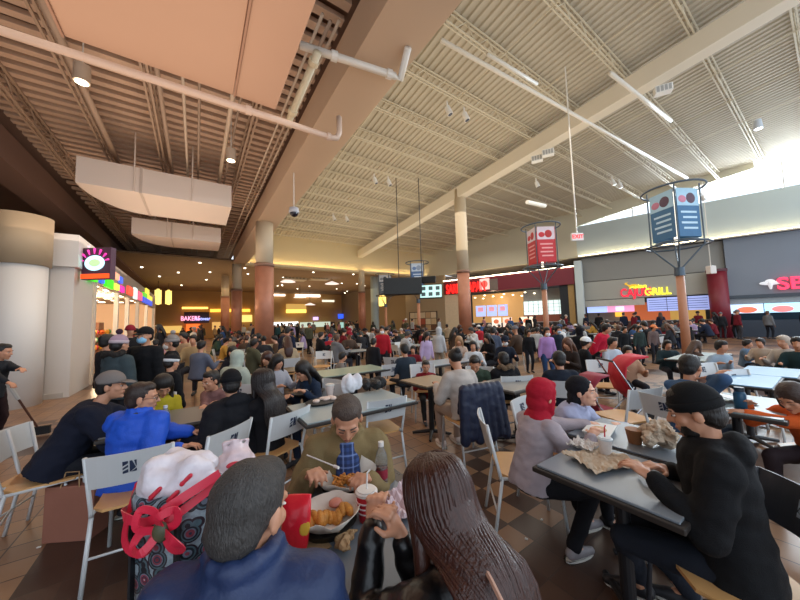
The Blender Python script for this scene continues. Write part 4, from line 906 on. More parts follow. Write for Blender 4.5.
# ================================================================ chairs and tables
def chair(seatmat='wood', fine=True, dark=False):
    root = empty('cafe_chair'); m = M['white_metal'] if not dark else mat('#3c3e44', .4, .2, .1, 3, name='dark metal')
    # local: sitter faces +Y; back at -Y
    r = .0125
    for s in (-1, 1):
        MB().bar([(s*.215, -.285, .82), (s*.2, -.205, .46), (s*.2, -.20, .43)], r, 8).build('back_post', m, root, smooth=True)
        MB().bar([(s*.2, -.19, .445), (s*.215, -.27, .0)], r, 8).build('leg', m, root, smooth=True)
        MB().bar([(s*.2, -.2, .44), (s*.195, .2, .445), (s*.215, .235, .0)], r, 8).build('leg', m, root, smooth=True)
    MB().bar([(-.207, -.235, .2), (.207, -.235, .2)], .008, 6).build('stretcher', m, root, smooth=True)
    # slightly curved back panel
    mb = MB(); n = 8; vs = []
    for z, y0 in ((.615, -.243), (.822, -.29)):
        for i in range(n+1):
            u = -1+2*i/n; w_ = .213
            vs.append(V(u*w_, y0-.028*(1-u*u), z)); vs.append(V(u*w_, y0-.028*(1-u*u)-.006, z))
    fs_ = []; k = 2*(n+1)
    for i in range(n):
        a = 2*i; fs_ += [(a, a+2, k+a+2, k+a), (a+1, k+a+1, k+a+3, a+3), (a, a+1, a+3, a+2), (k+a, k+a+2, k+a+3, k+a+1)]
    fs_ += [(0, k, k+1, 1), (2*n, 2*n+1, k+2*n+1, k+2*n)]
    bp = mb.add(vs, fs_).build('back_panel', m, root, smooth=False)
    for yo, nm in ((-.036, 'rear'), (.001, 'front')):
        e = MB()
        def F(x, z): return V(x, -.243-.047*(z-.615)/.207-.028*(1-(x/.213)**2)+yo+(.0015 if yo > -.01 else .029), z)
        for quad in (((-.035, .735), (-.008, .75), (-.008, .765), (-.035, .765)), ((-.035, .71), (-.008, .725), (-.008, .74), (-.035, .722)), ((-.035, .685), (-.008, .69), (-.008, .712), (-.035, .70)), ((0, .69), (.0, .765), (.012, .765), (.03, .715)), ((.004, .69), (.034, .69), (.034, .71), (.02, .70)), ((.022, .765), (.034, .765), (.034, .72), (.028, .735))):
            pts = [F(x, z) for x, z in quad]; back = [p-V(0, .002, 0) for p in pts]; e.add(pts+back, [(0, 1, 2, 3), (7, 6, 5, 4), (0, 4, 5, 1), (1, 5, 6, 2), (2, 6, 7, 3), (3, 7, 4, 0)])
        if nm == 'rear': e.v = [(p[0], p[1]-.0005, p[2]) for p in e.v]
        e.build('emblem', mat('#23304a' if not dark else '#9aa4b0', .5, 0, 0, name='emblem'), bp)
    sm = M['wood'] if seatmat == 'wood' else mat('#bfc2c4', .45, 0, .05, 4, name='seat')
    pts = []
    for i in range(17):
        t = i/16*math.pi*2; pts.append((.205*max(-1, min(1, 1.25*math.cos(t))), .205*max(-1, min(1, 1.25*math.sin(t)))))
    MB().loft([((0, 0, z), (1, 0, 0), (0, 1, 0), 1, 1) for z in ()] or [], 3) if False else None
    mb = MB(); nn = 16; vs = []
    for z in (.445, .462):
        for i in range(nn):
            t = i/nn*math.pi*2+math.pi/16; vs.append(V(.212*max(-1, min(1, 1.3*math.cos(t)))*(1-.04*(math.sin(t) < 0)), .21*max(-1, min(1, 1.3*math.sin(t))), z))
    mb.add(vs, [tuple(range(nn-1, -1, -1)), tuple(range(nn, 2*nn))]+[(i, (i+1) % nn, nn+(i+1) % nn, nn+i) for i in range(nn)]).build('seat', sm, root)
    return root
def table(w_=.6, l_=.75, top='#7d8388', label='', name='dining_table', loc=(0, 0), rz=0, ped=True, edge='#2a2522', group=None, h=.75, rough=.28):
    root = empty(name, (loc[0], loc[1], 0), rz, label, 'table', group)
    t = MB().box((-w_/2, -l_/2, h-.012), (w_/2, l_/2, h)).build('table_top', mat(top, rough, 0, .06, 4, name='laminate'), root, bevel=.003)
    e = .02
    MB().box((-w_/2-e, -l_/2-e, h-.04), (w_/2+e, l_/2+e, h-.012)).build('edge_band', mat(edge, .5, 0, .1, 4), root, bevel=.006)
    dm = mat('#1d1d20', .45, .2, .1, 4, name='table base')
    if ped:
        MB().cyl((0, 0, .03), (0, 0, h-.04), .035, None, 14).build('pedestal', dm, root, smooth=False)
        for k in range(4):
            t_ = k*math.pi/2+math.pi/4; MB().bar([(0, 0, .06), (.27*math.cos(t_), .27*math.sin(t_), .02)], [.028, .018], 8).build('foot', dm, root)
    else:
        for sx in (-1, 1):
            for sy in (-1, 1): MB().bar([(sx*(w_/2-.05), sy*(l_/2-.05), h-.04), (sx*(w_/2-.03), sy*(l_/2-.03), 0)], .016, 8).build('leg', M['white_metal'], root)
    return root

def figure(px, py, d, face, label, name=None, pose='sit', group=None, cat='person', smin=.72, smax=1.14, wh=None, wf=None, **k):
    """figure whose head centre lies at distance d along the line of sight; wh / wf are world-space hand / foot targets"""
    lean, pitch, yaw, tilt = k.get('lean', 8), k.get('pitch', 10), k.get('yaw', 0), k.get('tilt', 0)
    P = V(0, 0, .53) if pose == 'sit' else V(0, 0, .93); la = R(lean); up = V(0, math.sin(la), math.cos(la)); ls = R(lean*.9+pitch*.35)
    Rm = rotz(R(-yaw)) @ Matrix.Rotation(R(tilt), 3, 'Y') @ Matrix.Rotation(R(-pitch), 3, 'X')
    H = P+up*.49+V(0, math.sin(ls), math.cos(ls))*.152 + Rm @ V(0, .015, 0)
    T = at(px, py, d); s = max(smin, min(smax, T.z/H.z)); a = heading(face); k.setdefault('hk', max(1.0, min(1.14, .99/s))); off = rotz(a) @ V(H.x, H.y, 0)*s
    loc = V(T.x-off.x, T.y-off.y, 0); inv = rotz(-a)
    def L(w_): return (inv @ (V(w_)-loc))/s
    if wh: k['hands'] = [L(at(*q_)) if q_ and len(q_) == 3 else (V(q_[1:]) if q_ else V((i*2-1)*.2, .3, .78)) for i, q_ in enumerate(wh)]
    if wf: k['feet'] = [L(at_z(q_[0], q_[1], .07*s)) if q_ else V((i*2-1)*.12, .4, .07) for i, q_ in enumerate(wf)]
    root = person(name or ('seated_person' if pose == 'sit' else 'standing_person'), pose, k.pop('top'), k.pop('trouser', '#22242c'), **k)
    root.location = loc; root.rotation_euler = (0, 0, a); root.scale = (s, s, s)
    for kk in ('hz', 'hy', 'hx'): del root[kk]
    tag(root, label, cat, group)
    print('FIG %-46s s=%.2f (want %.2f) at %.2f %.2f' % (label[:46], s, T.z/H.z, loc.x, loc.y)); SEATED.append((loc.x, loc.y, a, s, pose)); return root
SEATED = []
CH = {}
def put_chair(x, y, rz, label, group=None, kind='wood'):
    if kind not in CH:
        CH[kind] = chair('grey' if kind == 'grey' else 'wood', dark=(kind == 'dark')); o = CH[kind]
    else: o = copy_tree(CH[kind])
    o.location = (x, y, 0); o.rotation_euler = (0, 0, rz); tag(o, label, 'chair', group); return o

def chair_posts(a, b, label, kind='wood', z=.82, a_is_left=True):
    """chair from the pixels of its two back post tops, left one first as seen by its sitter"""
    p, q = at_z(*a, z), at_z(*b, z); d = q-p; ang = math.atan2(d.y, d.x); m = (p+q)/2; o = m - rotz(ang) @ V(0, -.285, 0)
    return put_chair(o.x, o.y, ang, label, kind=kind)
def plastic_bag(name, p, r, h, m, label, seed=1):
    mb = MB(); random.seed(seed); mb.loft([((0, 0, 0), (1, 0, 0), (0, 1, 0), r*.7, r*.55), ((0, 0, h*.12), (1, 0, 0), (0, 1, 0), r, r*.8), ((0, 0, h*.55), (1, 0, 0), (0, 1, 0), r*1.02, r*.8), ((0, 0, h*.82), (1, 0, 0), (0, 1, 0), r*.75, r*.55), ((0, 0, h), (1, 0, 0), (0, 1, 0), r*.3, r*.2)], 24)
    for k in (-1, 1): mb.bar([(k*r*.45, 0, h*.75), (k*r*.5, .02, h*1.05), (k*r*.1, .0, h*1.1), (-k*r*.05, -.01, h*.9)], .012, 8)
    o = mb.build(name, m, voxel=.008, iters=2, wrinkle=.012, wscale=16); o.location = p; return tag(o, label, 'plastic bag')

def sheet(name, p, w_, l_, amp, m, label, cat, seed=0, rz=0, n=26):
    random.seed(seed); vs = []; ox = random.uniform(0, 50)
    for j in range(n+1):
        for i in range(n+1):
            u, v = 2*i/n-1, 2*j/n-1; e = 1+.16*noise.noise(V(u*1.6+ox, v*1.6, 1)); r2 = max(abs(u), abs(v))
            z = abs(noise.noise(V(u*2.1+ox, v*2.1, 3)))*amp*.8+abs(noise.noise(V(u*5+ox, v*5, 7)))*amp*.3+max(0, r2-.6)*amp*.9*(.4+abs(noise.noise(V(u*1.5+ox, v*1.5, 11))))
            vs.append(V(u*w_/2*e, v*l_/2*e, z+.002))
    fs_ = [(j*(n+1)+i, j*(n+1)+i+1, (j+1)*(n+1)+i+1, (j+1)*(n+1)+i) for j in range(n) for i in range(n)]
    o = MB().add(vs, fs_).build(name, m); sm = o.modifiers.new('s', 'SOLIDIFY'); sm.thickness = .0015
    o.location = p; o.rotation_euler.z = rz; return tag(o, label, cat)

def ribbon(pts, w_, out=(0, -1, 0), th=.003, sub=6):
    P_ = [V(p) for p in pts]; pp = []
    for m_ in range(len(P_)-1):
        a, b, c, d = P_[max(m_-1, 0)], P_[m_], P_[m_+1], P_[min(m_+2, len(P_)-1)]
        for k in range(sub):
            u = k/sub; pp.append(.5*((2*b)+(c-a)*u+(2*a-5*b+4*c-d)*u*u+(3*b-a-3*c+d)*u**3))
    pp.append(P_[-1]); vs = []; n = len(pp); o = V(out)
    for i, p in enumerate(pp):
        t = (pp[min(i+1, n-1)]-pp[max(i-1, 0)]).normalized(); sd = t.cross(o).normalized()*w_/2; nn = sd.cross(t).normalized()*th/2
        vs += [p+sd+nn, p-sd+nn, p-sd-nn, p+sd-nn]
    fs_ = [(4*i+k, 4*i+(k+1) % 4, 4*i+4+(k+1) % 4, 4*i+4+k) for i in range(n-1) for k in range(4)]+[(3, 2, 1, 0), (4*n-4, 4*n-3, 4*n-2, 4*n-1)]
    return MB().add(vs, fs_)
def plaid():
    m = bpy.data.materials.new('plaid cloth'); m.use_nodes = True; t = m.node_tree; b = t.nodes['Principled BSDF']; b.inputs['Roughness'].default_value = .85
    tc = t.nodes.new('ShaderNodeTexCoord'); prev = None; base = srgb('#2c447a')
    for dr, sc_, col in (('X', 12, '#16203c'), ('Z', 12, '#16203c'), ('X', 6, '#7f96c8'), ('Z', 6, '#7f96c8')):
        wv = t.nodes.new('ShaderNodeTexWave'); wv.bands_direction = dr; wv.inputs['Scale'].default_value = sc_; t.links.new(tc.outputs['Object'], wv.inputs['Vector'])
        g = t.nodes.new('ShaderNodeMath'); g.operation = 'GREATER_THAN'; g.inputs[1].default_value = .62 if sc_ == 12 else .965; t.links.new(wv.outputs['Fac'], g.inputs[0])
        f = t.nodes.new('ShaderNodeMath'); f.operation = 'MULTIPLY'; f.inputs[1].default_value = .5; t.links.new(g.outputs[0], f.inputs[0])
        mx = t.nodes.new('ShaderNodeMixRGB'); t.links.new(f.outputs[0], mx.inputs[0]); mx.inputs[2].default_value = srgb(col)
        if prev: t.links.new(prev, mx.inputs[1])
        else: mx.inputs[1].default_value = base
        prev = mx.outputs[0]
    t.links.new(prev, b.inputs['Base Color']); return m
# ================================================================ nearest tables
H_ = M['hair']
T_B1 = table(.50, .76, '#6d747c', 'grey laminate table carrying two paper lined food baskets', loc=(.645, 1.22)); 
T_B2 = table(.54, .58, '#8b7a68', 'brown-grey table under the floral tote, beside the food basket table', loc=(.09, .93))
T_A1 = table(.55, .62, '#7c858d', 'grey table with crumpled sandwich wrap before the red scarf woman', loc=(1.91, .74))
T_A2 = table(.55, .80, '#7c858d', 'grey table with white takeout box and brown bag, beyond sandwich wrap', loc=(2.52, .78))

# ================================================================ nearest people
n1 = figure(252, 512, .75, -6, 'grey haired person in navy jacket seen from behind at bottom centre', top='#1c2b4a', trouser='#1a1c22', q=0, hair=('short', M['hair_g']), lean=4, pitch=16, yaw=22, puff=1.5, shrug=.05, collar=True, mat_top=mat('#1d2f55', .55, 0, .15, 8, .25, 60, 'nylon'),
     hands=[(-.16, .2, .66), (.16, .22, .66)])
n2 = figure(437, 500, .92, -32, 'long haired person in black leather jacket unwrapping food at the table', top='#0d0d0f', trouser='#16161a', q=0, female=True, hair=('verylong', M['hair_b']), lean=20, pitch=26, puff=1.1,
     mat_top=mat('#0e0d0f', .32, 0, .2, 12, .25, 30, 'leather'), wh=[(374, 524, 1.02), (402, 536, .96)], curl=.8)
stp = MB().bar([at(466, 540, .90), at(478, 556, .77), at(492, 582, .69), at(508, 615, .62)], .006, 6).build('shoulder_bag_strap', mat('#b08a78', .5)); tag(stp, 'tan shoulder bag strap across the back of the black leather jacket', 'strap')
n3 = figure(347, 419, 1.62, 168, 'balding man in olive coat over blue plaid shirt eating with a fork', top='#7c6a48', trouser='#2a2c30', q=0, hair=('short', mat('#4a3c34', .6, 0, .6, 190, .8, 240, name='hair', stretch=.3)), lean=10, pitch=34, puff=1.9, shrug=.03, collar='#3a3226',
     open_shirt=plaid(), wh=[(368, 479, 1.45), (309, 477, 1.45)], curl=1.0, skin='skin')
n4 = figure(543, 396, 2.2, 72, 'woman in bright red headscarf and grey jumper reaching over table', top='#a99da2', trouser='#141419', q=0, female=True, hair=('none', None), hat=('hijab', '#a8172c'), lean=14, pitch=14, skin='skin_l', shoes='#8b8588',
     wh=[(600, 425, 2.25), (592, 436, 2.05)], wf=[(586, 522, 0), (574, 550, 0)])
n5 = figure(583, 392, 2.5, 140, 'woman in dark headwrap and lavender puffer coat facing the table', top='#a7abc6', trouser='#1c1c22', q=0, female=True, hair=('none', None), hat=('headwrap', '#15151c'), lean=24, pitch=-4, puff=2.4, skin='skin_l', collar='#22222a', smin=.78,
     wh=[(628, 428, 2.4), (606, 428, 2.35)])
n6 = figure(694, 412, 1.42, -52, 'man in black cap and black hooded jacket at the right table', top='#101114', trouser='#1d222c', q=0, hair=('short', None), hat=('beanie', '#101113'), lean=5, pitch=18, puff=1.4, shrug=.03, hood=True, beard=True,
     wh=[(652, 478, 1.4), (668, 470, 1.55)], wf=[(640, 585, 0), (690, 596, 0)])
n7 = figure(691, 367, 2.95, 72, 'bearded man in blue sweater holding food to his mouth', top='#3b587c', trouser='#202632', q=1, lean=10, pitch=8, beard=True, wh=[(716, 376, 2.95), (708, 378, 2.8)], sleeve=.85)
n8 = figure(793, 398, 2.35, 262, 'person in orange jacket bent over the table at right edge', top='#d8622c', trouser='#2a2024', q=1, lean=28, pitch=30, hair=('bob', mat('#3a2a22', .5, 0, .3, 50, .5, 90, 'hair')), wh=[(745, 412, 2.5), (748, 404, 2.6)])
n9 = figure(143, 398, 2.35, 0, 'man in bright blue jacket and glasses seen from behind', top='#1458c8', trouser='#2a2e38', q=0, lean=6, pitch=6, yaw=62, glasses=True, hair=('short', mat('#2a1c16', .5, 0, .3, 50, .5, 90, 'hair')), collar='#3c4048', puff=2.4, shrug=.03, mat_top=mat('#0f4fc4', .6, 0, .12, 9, .3, 120, 'fleece'),
     wh=[(196, 432, 2.5), (180, 448, 2.2)])
n10 = figure(112, 386, 2.65, 50, 'man in grey cap and dark navy jacket beside the blue jacket', top='#151a2a', trouser='#1b1d24', q=0, lean=28, pitch=2, yaw=20, hat=('cap', '#77706c'), puff=2.0, wh=[(160, 420, 2.8), (150, 425, 2.6)])
n11 = figure(231, 384, 2.75, -55, 'person in black knit beanie and black parka seen from behind', top='#14161c', trouser='#16181e', q=0, lean=8, pitch=8, yaw=20, hat=('beanie', '#101014'), puff=2.4, hood=True, wh=[(186, 441, 2.5), (200, 420, 3.0)])
n12 = figure(211, 381, 3.5, 190, 'woman in dusty pink sweater leaning on the table facing forward', top='#7c5a58', trouser='#2a2630', q=0, female=True, lean=14, pitch=12, yaw=10, hair=('short', None), wh=[(222, 403, 3.3), (204, 406, 3.2)])
n13 = figure(163, 386, 3.2, 130, 'girl in yellow jacket with dark hair looking down', top='#b3a42a', trouser='#2a2630', q=1, female=True, lean=10, pitch=36, hair=('long', None), wh=[(172, 415, 3.1), (160, 418, 3.0)])
n14 = figure(262, 382, 2.9, -62, 'long haired woman in black top and blue jeans on a chair', top='#131318', trouser='#2c4a70', q=0, female=True, lean=8, pitch=6, hair=('verylong', mat('#1f1513', .4, 0, .3, 50, .5, 90, 'hair')), puff=.9)
n15 = figure(303, 371, 3.7, 215, 'woman in navy top with long black hair looking down at tray', top='#1b2a40', trouser='#1a2438', q=1, female=True, lean=16, pitch=30, hair=('long', None), wh=[(305, 392, 3.4), (290, 396, 3.45)])
n16 = figure(455, 359, 3.7, -20, 'person in cream quilted jacket and beige trousers seen from behind', top='#b9b0a8', trouser='#a08878', q=1, female=True, lean=16, pitch=20, hair=('bun', None), puff=1.7, shoes='#c8b8b0')
n17 = figure(475, 364, 4.3, 200, 'dark haired man in green sweater bending forward over the table', top='#38473a', trouser='#1e2228', q=1, lean=26, pitch=34)
n18 = figure(503, 360, 4.4, -6, 'person in black parka with brown fur hood seen from behind', top='#16171b', trouser='#15161a', q=1, lean=8, pitch=10, puff=2.6, hood=True, fur='#6a5642')
n19 = figure(559, 360, 4.0, 14, 'person in dark navy jacket seen from behind near strollers', top='#1a2230', trouser='#181a20', q=1, lean=10, pitch=8, puff=1.8)
n20 = figure(426, 370, 4.9, 175, 'small child in red jacket at the round edged table', top='#7c1a24', trouser='#222', q=1, lean=8, pitch=16, smin=.72)
# standing group at the left
s1 = figure(145, 336, 4.2, 178, 'tall man in black jacket, black cap and light blue mask', pose='stand', top='#101216', trouser='#15171c', q=1, hat=('cap', '#131316'), mask='#8fc4e4', lean=0, pitch=2, puff=1.8)
s2 = figure(120, 345, 3.9, 12, 'standing person in purple pompom beanie and grey padded coat', pose='stand', top='#3a474c', trouser='#22262c', q=1, hat=('beanie', '#a58c9c', '#c4b4bc', '#3a2030'), lean=0, pitch=6, puff=2.0, hood=True, fur='#1e1a18')
s3 = figure(108, 342, 4.6, 20, 'dark haired man in black standing behind the pompom beanie', pose='stand', top='#18181c', trouser='#202226', q=1, lean=0, pitch=2)
s4 = figure(171, 343, 4.8, 235, 'person in grey pompom beanie and white mask wearing black', pose='stand', top='#17191e', trouser='#1a1c22', q=1, hat=('beanie', '#8a8480', '#9a9490', '#a09a96'), mask='#e8e6e0', lean=0, pitch=2)
s5 = figure(172, 363, 3.8, 20, 'small child in black and white helmet hat standing', pose='stand', top='#14161a', trouser='#1a1c22', q=1, hat=('beanie', '#15161a', '#d8dce0'), smin=.6, lean=0)
mbq = MB(); T = at(172, 360, 3.8); 
sw = figure(3, 352, 4.3, 70, 'person in dark clothes sweeping with a long handled broom', pose='stand', top='#22262c', trouser='#2a1a1c', q=1, lean=8, pitch=10, wh=[(30, 372, 4.1), (14, 388, 4.0)])
a, b = at(4, 380, 4.1), at_z(42, 438, .05); b = at(40, 426, 3.6)
br = empty('broom', (0, 0, 0), 0, 'broom with pale grip held by the person at the left edge', 'broom')
a = at(6, 381, 4.05); e = at_z(38, 428, .12)
MB().bar([a, e], .014, 8).build('handle', mat('#5a3a30', .5), br); MB().bar([a, a.lerp(e, .35)], .024, 8).build('grip', mat('#cfd0cc', .5), br)
MB().box((-.13, -.03, -.1), (.13, .03, .02), Matrix.Translation(e)).build('bristles', mat('#1c1c1e', .9, 0, .2, 60, .6, 90), br)

# ---------------------------------------------------------------- chairs beside the nearest people
def chair_for(o, label, kind='wood', back=.02, drot=0):
    a = o.rotation_euler.z; l = o.location; f = V(-math.sin(a), math.cos(a), 0); p = V(l)-f*back
    return put_chair(p.x, p.y, a+R(drot), label, kind=kind)
c9 = chair_posts((88, 458), (170, 443), 'pale metal chair with slotted emblem behind the bright blue jacket')
c11 = chair_posts((208, 437), (252, 417), 'pale metal chair with emblem behind the black beanie and parka')
c14 = chair_for(n14, 'metal chair seen edge on under the long haired jeans woman')
c4 = chair_for(n4, 'pale chair with wood seat under the woman in the red headscarf', back=-.03, drot=-26); c4.location += V(.13, .17, 0)
c6 = chair_for(n6, 'chair with curved dark backrest at the bottom right corner', kind='dark', back=-.02, drot=24)
chair_for(n1, 'chair holding the navy jacket person at bottom centre'); chair_for(n2, 'chair under the black leather jacket'); chair_for(n3, 'chair under the man in the olive coat')
chair_for(n7, 'chair under the bearded man in blue'); chair_for(n8, 'pale chair at right edge under the orange jacket'); chair_for(n10, 'chair under the man in the grey cap')
chair_for(n12, 'chair of the dusty pink sweater woman'); chair_for(n13, 'chair of the yellow jacket girl'); chair_for(n15, 'chair of the navy top woman with tray'); c16 = chair_for(n16, 'chair under the cream quilted jacket')
chair_for(n17, 'chair under the green sweater man'); chair_for(n18, 'chair behind the black fur hood parka'); chair_for(n19, 'pale chair behind the dark navy jacket near strollers'); chair_for(n5, 'chair of the lavender puffer woman'); chair_for(n20, 'chair of the small child in red')
def chair_px(px, py, d_floor_py, face, label, kind='wood', group=None):
    """px, py: pixel of the seat centre (height .45)"""
    p = at_z(px, py, .46); return put_chair(p.x, p.y, heading(face), label, group, kind)
chair_px(52, 470, 0, 72, 'empty pale chair alone on the tan floor at far left')
chair_posts((372, 401), (402, 396), 'empty chair with wood seat right of the olive coat man')
chair_posts((631, 390), (660, 387), 'empty chair with tan wood seat before the bearded man')
chair_px(318, 420, 0, 200, 'pale chair tucked at the tray table behind the olive coat')
chair_posts((384, 365), (401, 363), 'pale empty chair beyond the white bag table'); chair_px(322, 366, 0, 176, 'empty pale metal chair in the aisle before the copper column')
chair_px(730, 392, 0, 170, 'pale empty chair between bearded man and blue tables'); chair_px(607, 385, 0, -160, 'tall looking pale chair beside the red stroller'); chair_px(768, 404, 0, 170, 'pale chair back under the light blue table')
chair_px(296, 352, 0, 180, 'pale chair below the far crowd left of the round column'); chair_px(398, 372, 0, 20, 'pale chair near the white bag table')
# draped navy coat on a chair
c16['label'] = 'pale chair with navy coat on its back, under the cream quilted jacket'; pc = c16.location
co = empty('draped_coat', (pc.x, pc.y, 0), c16.rotation_euler.z, 'navy padded coat draped over a chair back', 'coat')
mb = MB()
for k in range(7):
    x = -.21+k*.07; mb.rcone((x, -.30, .86), .055, (x*1.2, -.36, .36+.04*(k % 2)), .055, 10); mb.rcone((x, -.28, .84), .045, (x, -.2, .6), .03, 10)
mb.build('coat_body', mat('#18233e', .5, 0, .15, 8, .3, 40, 'nylon'), co, voxel=.013, iters=3, wrinkle=.006)
MB().rcone((-.235, -.31, .8), .012, (-.25, -.38, .38), .012, 8).build('lining_edge', mat('#5a2a3a', .7), co)

# ---------------------------------------------------------------- tables round the nearest people
def tb(px, py, w_, l_, label, top='#8d9496', rz=0, ped=True, group=None):
    p = at_z(px, py, .75); return table(w_, l_, top, label, loc=(p.x, p.y), rz=rz, ped=ped, group=group)
tb(192, 414, 1.2, .62, 'grey table between blue jacket man and pink sweater woman', '#6c6a68')
tb(352, 403, 1.15, .7, 'pale grey table with trays behind the olive coat man', '#9aa6a8')
tb(430, 380, .6, .6, 'wood edged table of the child in red', '#a08a6c')
tb(735, 402, .85, .62, 'grey-green table with blue water bottle and papers', '#7f8f92')
tb(745, 379, .95, .5, 'light blue table top at right, nearer of two', '#6fa0c4'); tb(770, 371, .9, .5, 'light blue table top at right, farther of two', '#74a4c8')
tb(350, 370, 1.2, .7, 'pale green table in the aisle behind white bag', '#8fa090'); tb(440, 362, 1.4, .6, 'grey-blue table under the lavender standing woman', '#8e98a2')
tb(700, 356, 1.6, .6, 'long pale table beyond the bearded man', '#9aa8a4')
tb(515, 382, .9, .6, 'grey table in front of the fur hood parka', '#8d8a84')

# ================================================================ things on tables
def basket(x, y, rz, z, label, food, lift):
    root = empty('food_basket', (x, y, z), rz, label, 'food basket')
    MB().loft([((0, 0, .0), (1, 0, 0), (0, 1, 0), .085, .062), ((0, 0, .035), (1, 0, 0), (0, 1, 0), .115, .085)], 28, True).build('basket', mat('#17130f', .5), root, smooth=False)
    random.seed(int(x*1000)); n = 30; mb = MB(); vs = []; rings = [(.3, .038), (.75, .04), (1.0, .06), (1.18, .085)]
    for j, (q_, zz) in enumerate(rings):
        for k in range(n):
            t = 2*math.pi*k/n; wob = 1+(.10*math.sin(t*4+1)+.06*math.sin(t*7))*(j > 1); up_ = zz + (lift*max(0, math.cos(t-1.0))**3 if j == 3 else 0)+(random.uniform(-.006, .006) if j > 1 else 0)
            vs.append(V(.118*q_*wob*math.cos(t), .092*q_*wob*math.sin(t), up_))
    fs_ = [tuple(range(n))]+[(j*n+k, j*n+(k+1) % n, (j+1)*n+(k+1) % n, (j+1)*n+k) for j in range(3) for k in range(n)]
    o = mb.add(vs, fs_).build('paper_liner', mat('#d4cabd', .7, 0, .05, 10, .2, 40, 'paper'), root, smooth=True)
    sm = o.modifiers.new('th', 'SOLIDIFY'); sm.thickness = .002
    mb = MB()
    if food == 'fries':
        for k in range(46):
            a = random.uniform(0, 6.28); r_ = random.uniform(0, .055); c = V(r_*math.cos(a)*1.2, r_*math.sin(a)*.8, .05+random.uniform(0, .03)); d = V(random.uniform(-1, 1), random.uniform(-1, 1), random.uniform(-.2, .3)).normalized()*.026
            mb.rcone(c-d, .0055, c+d, .0055, 6, 2)
        mb.build('fries', FRIES, root, smooth=True)['kind'] = 'stuff'
    else:
        for k in range(9):
            c = V(-.075+k*.019, .01*math.sin(k*2), .06+.01*math.sin(k)); mb.ell(c, (.018, .042, .022), rotz(.3*math.sin(k*1.7)), 10, 8)
        mb.build('sandwich', FOOD, root, smooth=True)
        MB().ell((.04, .055, .075), (.03, .028, .016)).build('sauce_cup', mat('#c07a68', .35, 0, .2, 40), root, smooth=True)
    return root
basket(.63, 1.45, R(-25), .752, 'far food basket of loaded fries in white paper on the grey table', 'fries', .06)
basket(.46, 1.235, R(-10), .752, 'near food basket with sauced sandwich in white paper', 'sandwich', .02)
# cup
def cup(p, label, col='#c2202c', s=1, straw=None, lid='#d8d2cc', name='drink_cup', text_=None):
    root = empty(name, p, 0, label, 'cup'); MB().lathe((0, 0, 0), [(0, .033*s), (.11*s, .045*s)], 24).build('cup_body', mat(col, .4, 0, .25, 18), root, smooth=False)
    MB().lathe((0, 0, 0), [(.108*s, .048*s), (.118*s, .048*s), (.122*s, .04*s), (.126*s, .04*s)], 24).build('lid', mat(lid, .35), root)
    if straw: MB().bar([(0, 0, .1*s), (.005, 0, .19*s), (.02, .0, .2*s)], .004, 8).build('straw', mat(straw, .4), root)
    return root
cp = at_z(367, 519, .752); cu = cup(cp, 'red and white fountain drink cup beside the food baskets', straw='#e8e4e0')
for k in range(3): MB().lathe((0, 0, 0), [(.035+k*.022, .0385+k*.003+.0008), (.04+k*.022, .0392+k*.003+.0008)], 24).build('white_stripe', mat('#e8d8d4', .4), cu)
# soda bottle
bp_ = at_z(382, 486, .752); bt = empty('soda_bottle', bp_, 0, 'half full plastic bottle of amber drink near the coat man', 'bottle')
prof = [(0, .026), (.012, .031), (.07, .03), (.085, .027), (.10, .031), (.13, .032), (.165, .026), (.19, .014), (.205, .013)]
MB().lathe((0, 0, 0), prof, 24).build('bottle', mat('#e8ecee', .05, 0, 0, name='clear plastic', trans=.9), bt, smooth=True)
MB().lathe((0, 0, 0), [(.004, .028), (.07, .0285), (.085, .0255), (.1, .029)], 24).build('amber_drink', mat('#6a2c1c', .2), bt, smooth=True)
MB().lathe((0, 0, 0), [(.045, .0315), (.09, .0312)], 24, False).build('label_band', mat('#8c2436', .4, 0, .3, 60), bt, smooth=True)
MB().lathe((0, 0, 0), [(.2, .0145), (.222, .0145)], 18).build('cap', mat('#d8d4d0', .4), bt)
def crumple(name, p, r, m, label, cat, seed=0, rz=0, wr=.02, vox=.008, pts=7):
    random.seed(seed); mb = MB()
    for k in range(pts): mb.ell((random.uniform(-r[0], r[0])*.6, random.uniform(-r[1], r[1])*.6, r[2]*random.uniform(.5, .9)), (r[0]*random.uniform(.3, .6), r[1]*random.uniform(.3, .6), r[2]*random.uniform(.4, .9)), rotz(random.uniform(0, 3)), 10, 8)
    o = mb.build(name, m, voxel=vox, iters=2, wrinkle=wr, wscale=28); zmin = min(v.co.z for v in o.data.vertices)
    for v in o.data.vertices: v.co.z -= zmin
    for q_ in o.data.polygons: q_.use_smooth = cat == 'plastic bag'
    o.location = p; o.rotation_euler.z = rz; tag(o, label, cat); return o
crumple('paper_bag', at_z(349, 545, .752), (.05, .045, .018), M['kraft'], 'flattened brown paper bag on the table below the baskets', 'paper bag', 2)
wr_ = sheet('food_wrapper', at_z(398, 508, .752), .2, .2, .07, mat('#c9b3b8', .5, 0, .12, 18, .3, 60, 'wrapper'), 'pink-white food wrapper the leather jacket woman unwraps', 'wrapper', 4)
crumple('ketchup_packet', at_z(405, 545, .79), (.03, .02, .012), mat('#c23028', .4), 'small red sauce packet beside the wrapper', 'sauce packet', 5, vox=.004, wr=.004)
# fork
fk = empty('plastic_fork', (0, 0, 0), 0, 'white plastic fork in the coat man\'s hand', 'fork'); a = at(307, 455, 1.42); b = at(334, 466, 1.3)
MB().bar([a, b], .003, 6).build('handle', M['white'], fk); MB().bar([b, b+(b-a).normalized()*.03], .006, 6).build('tines', M['white'], fk)
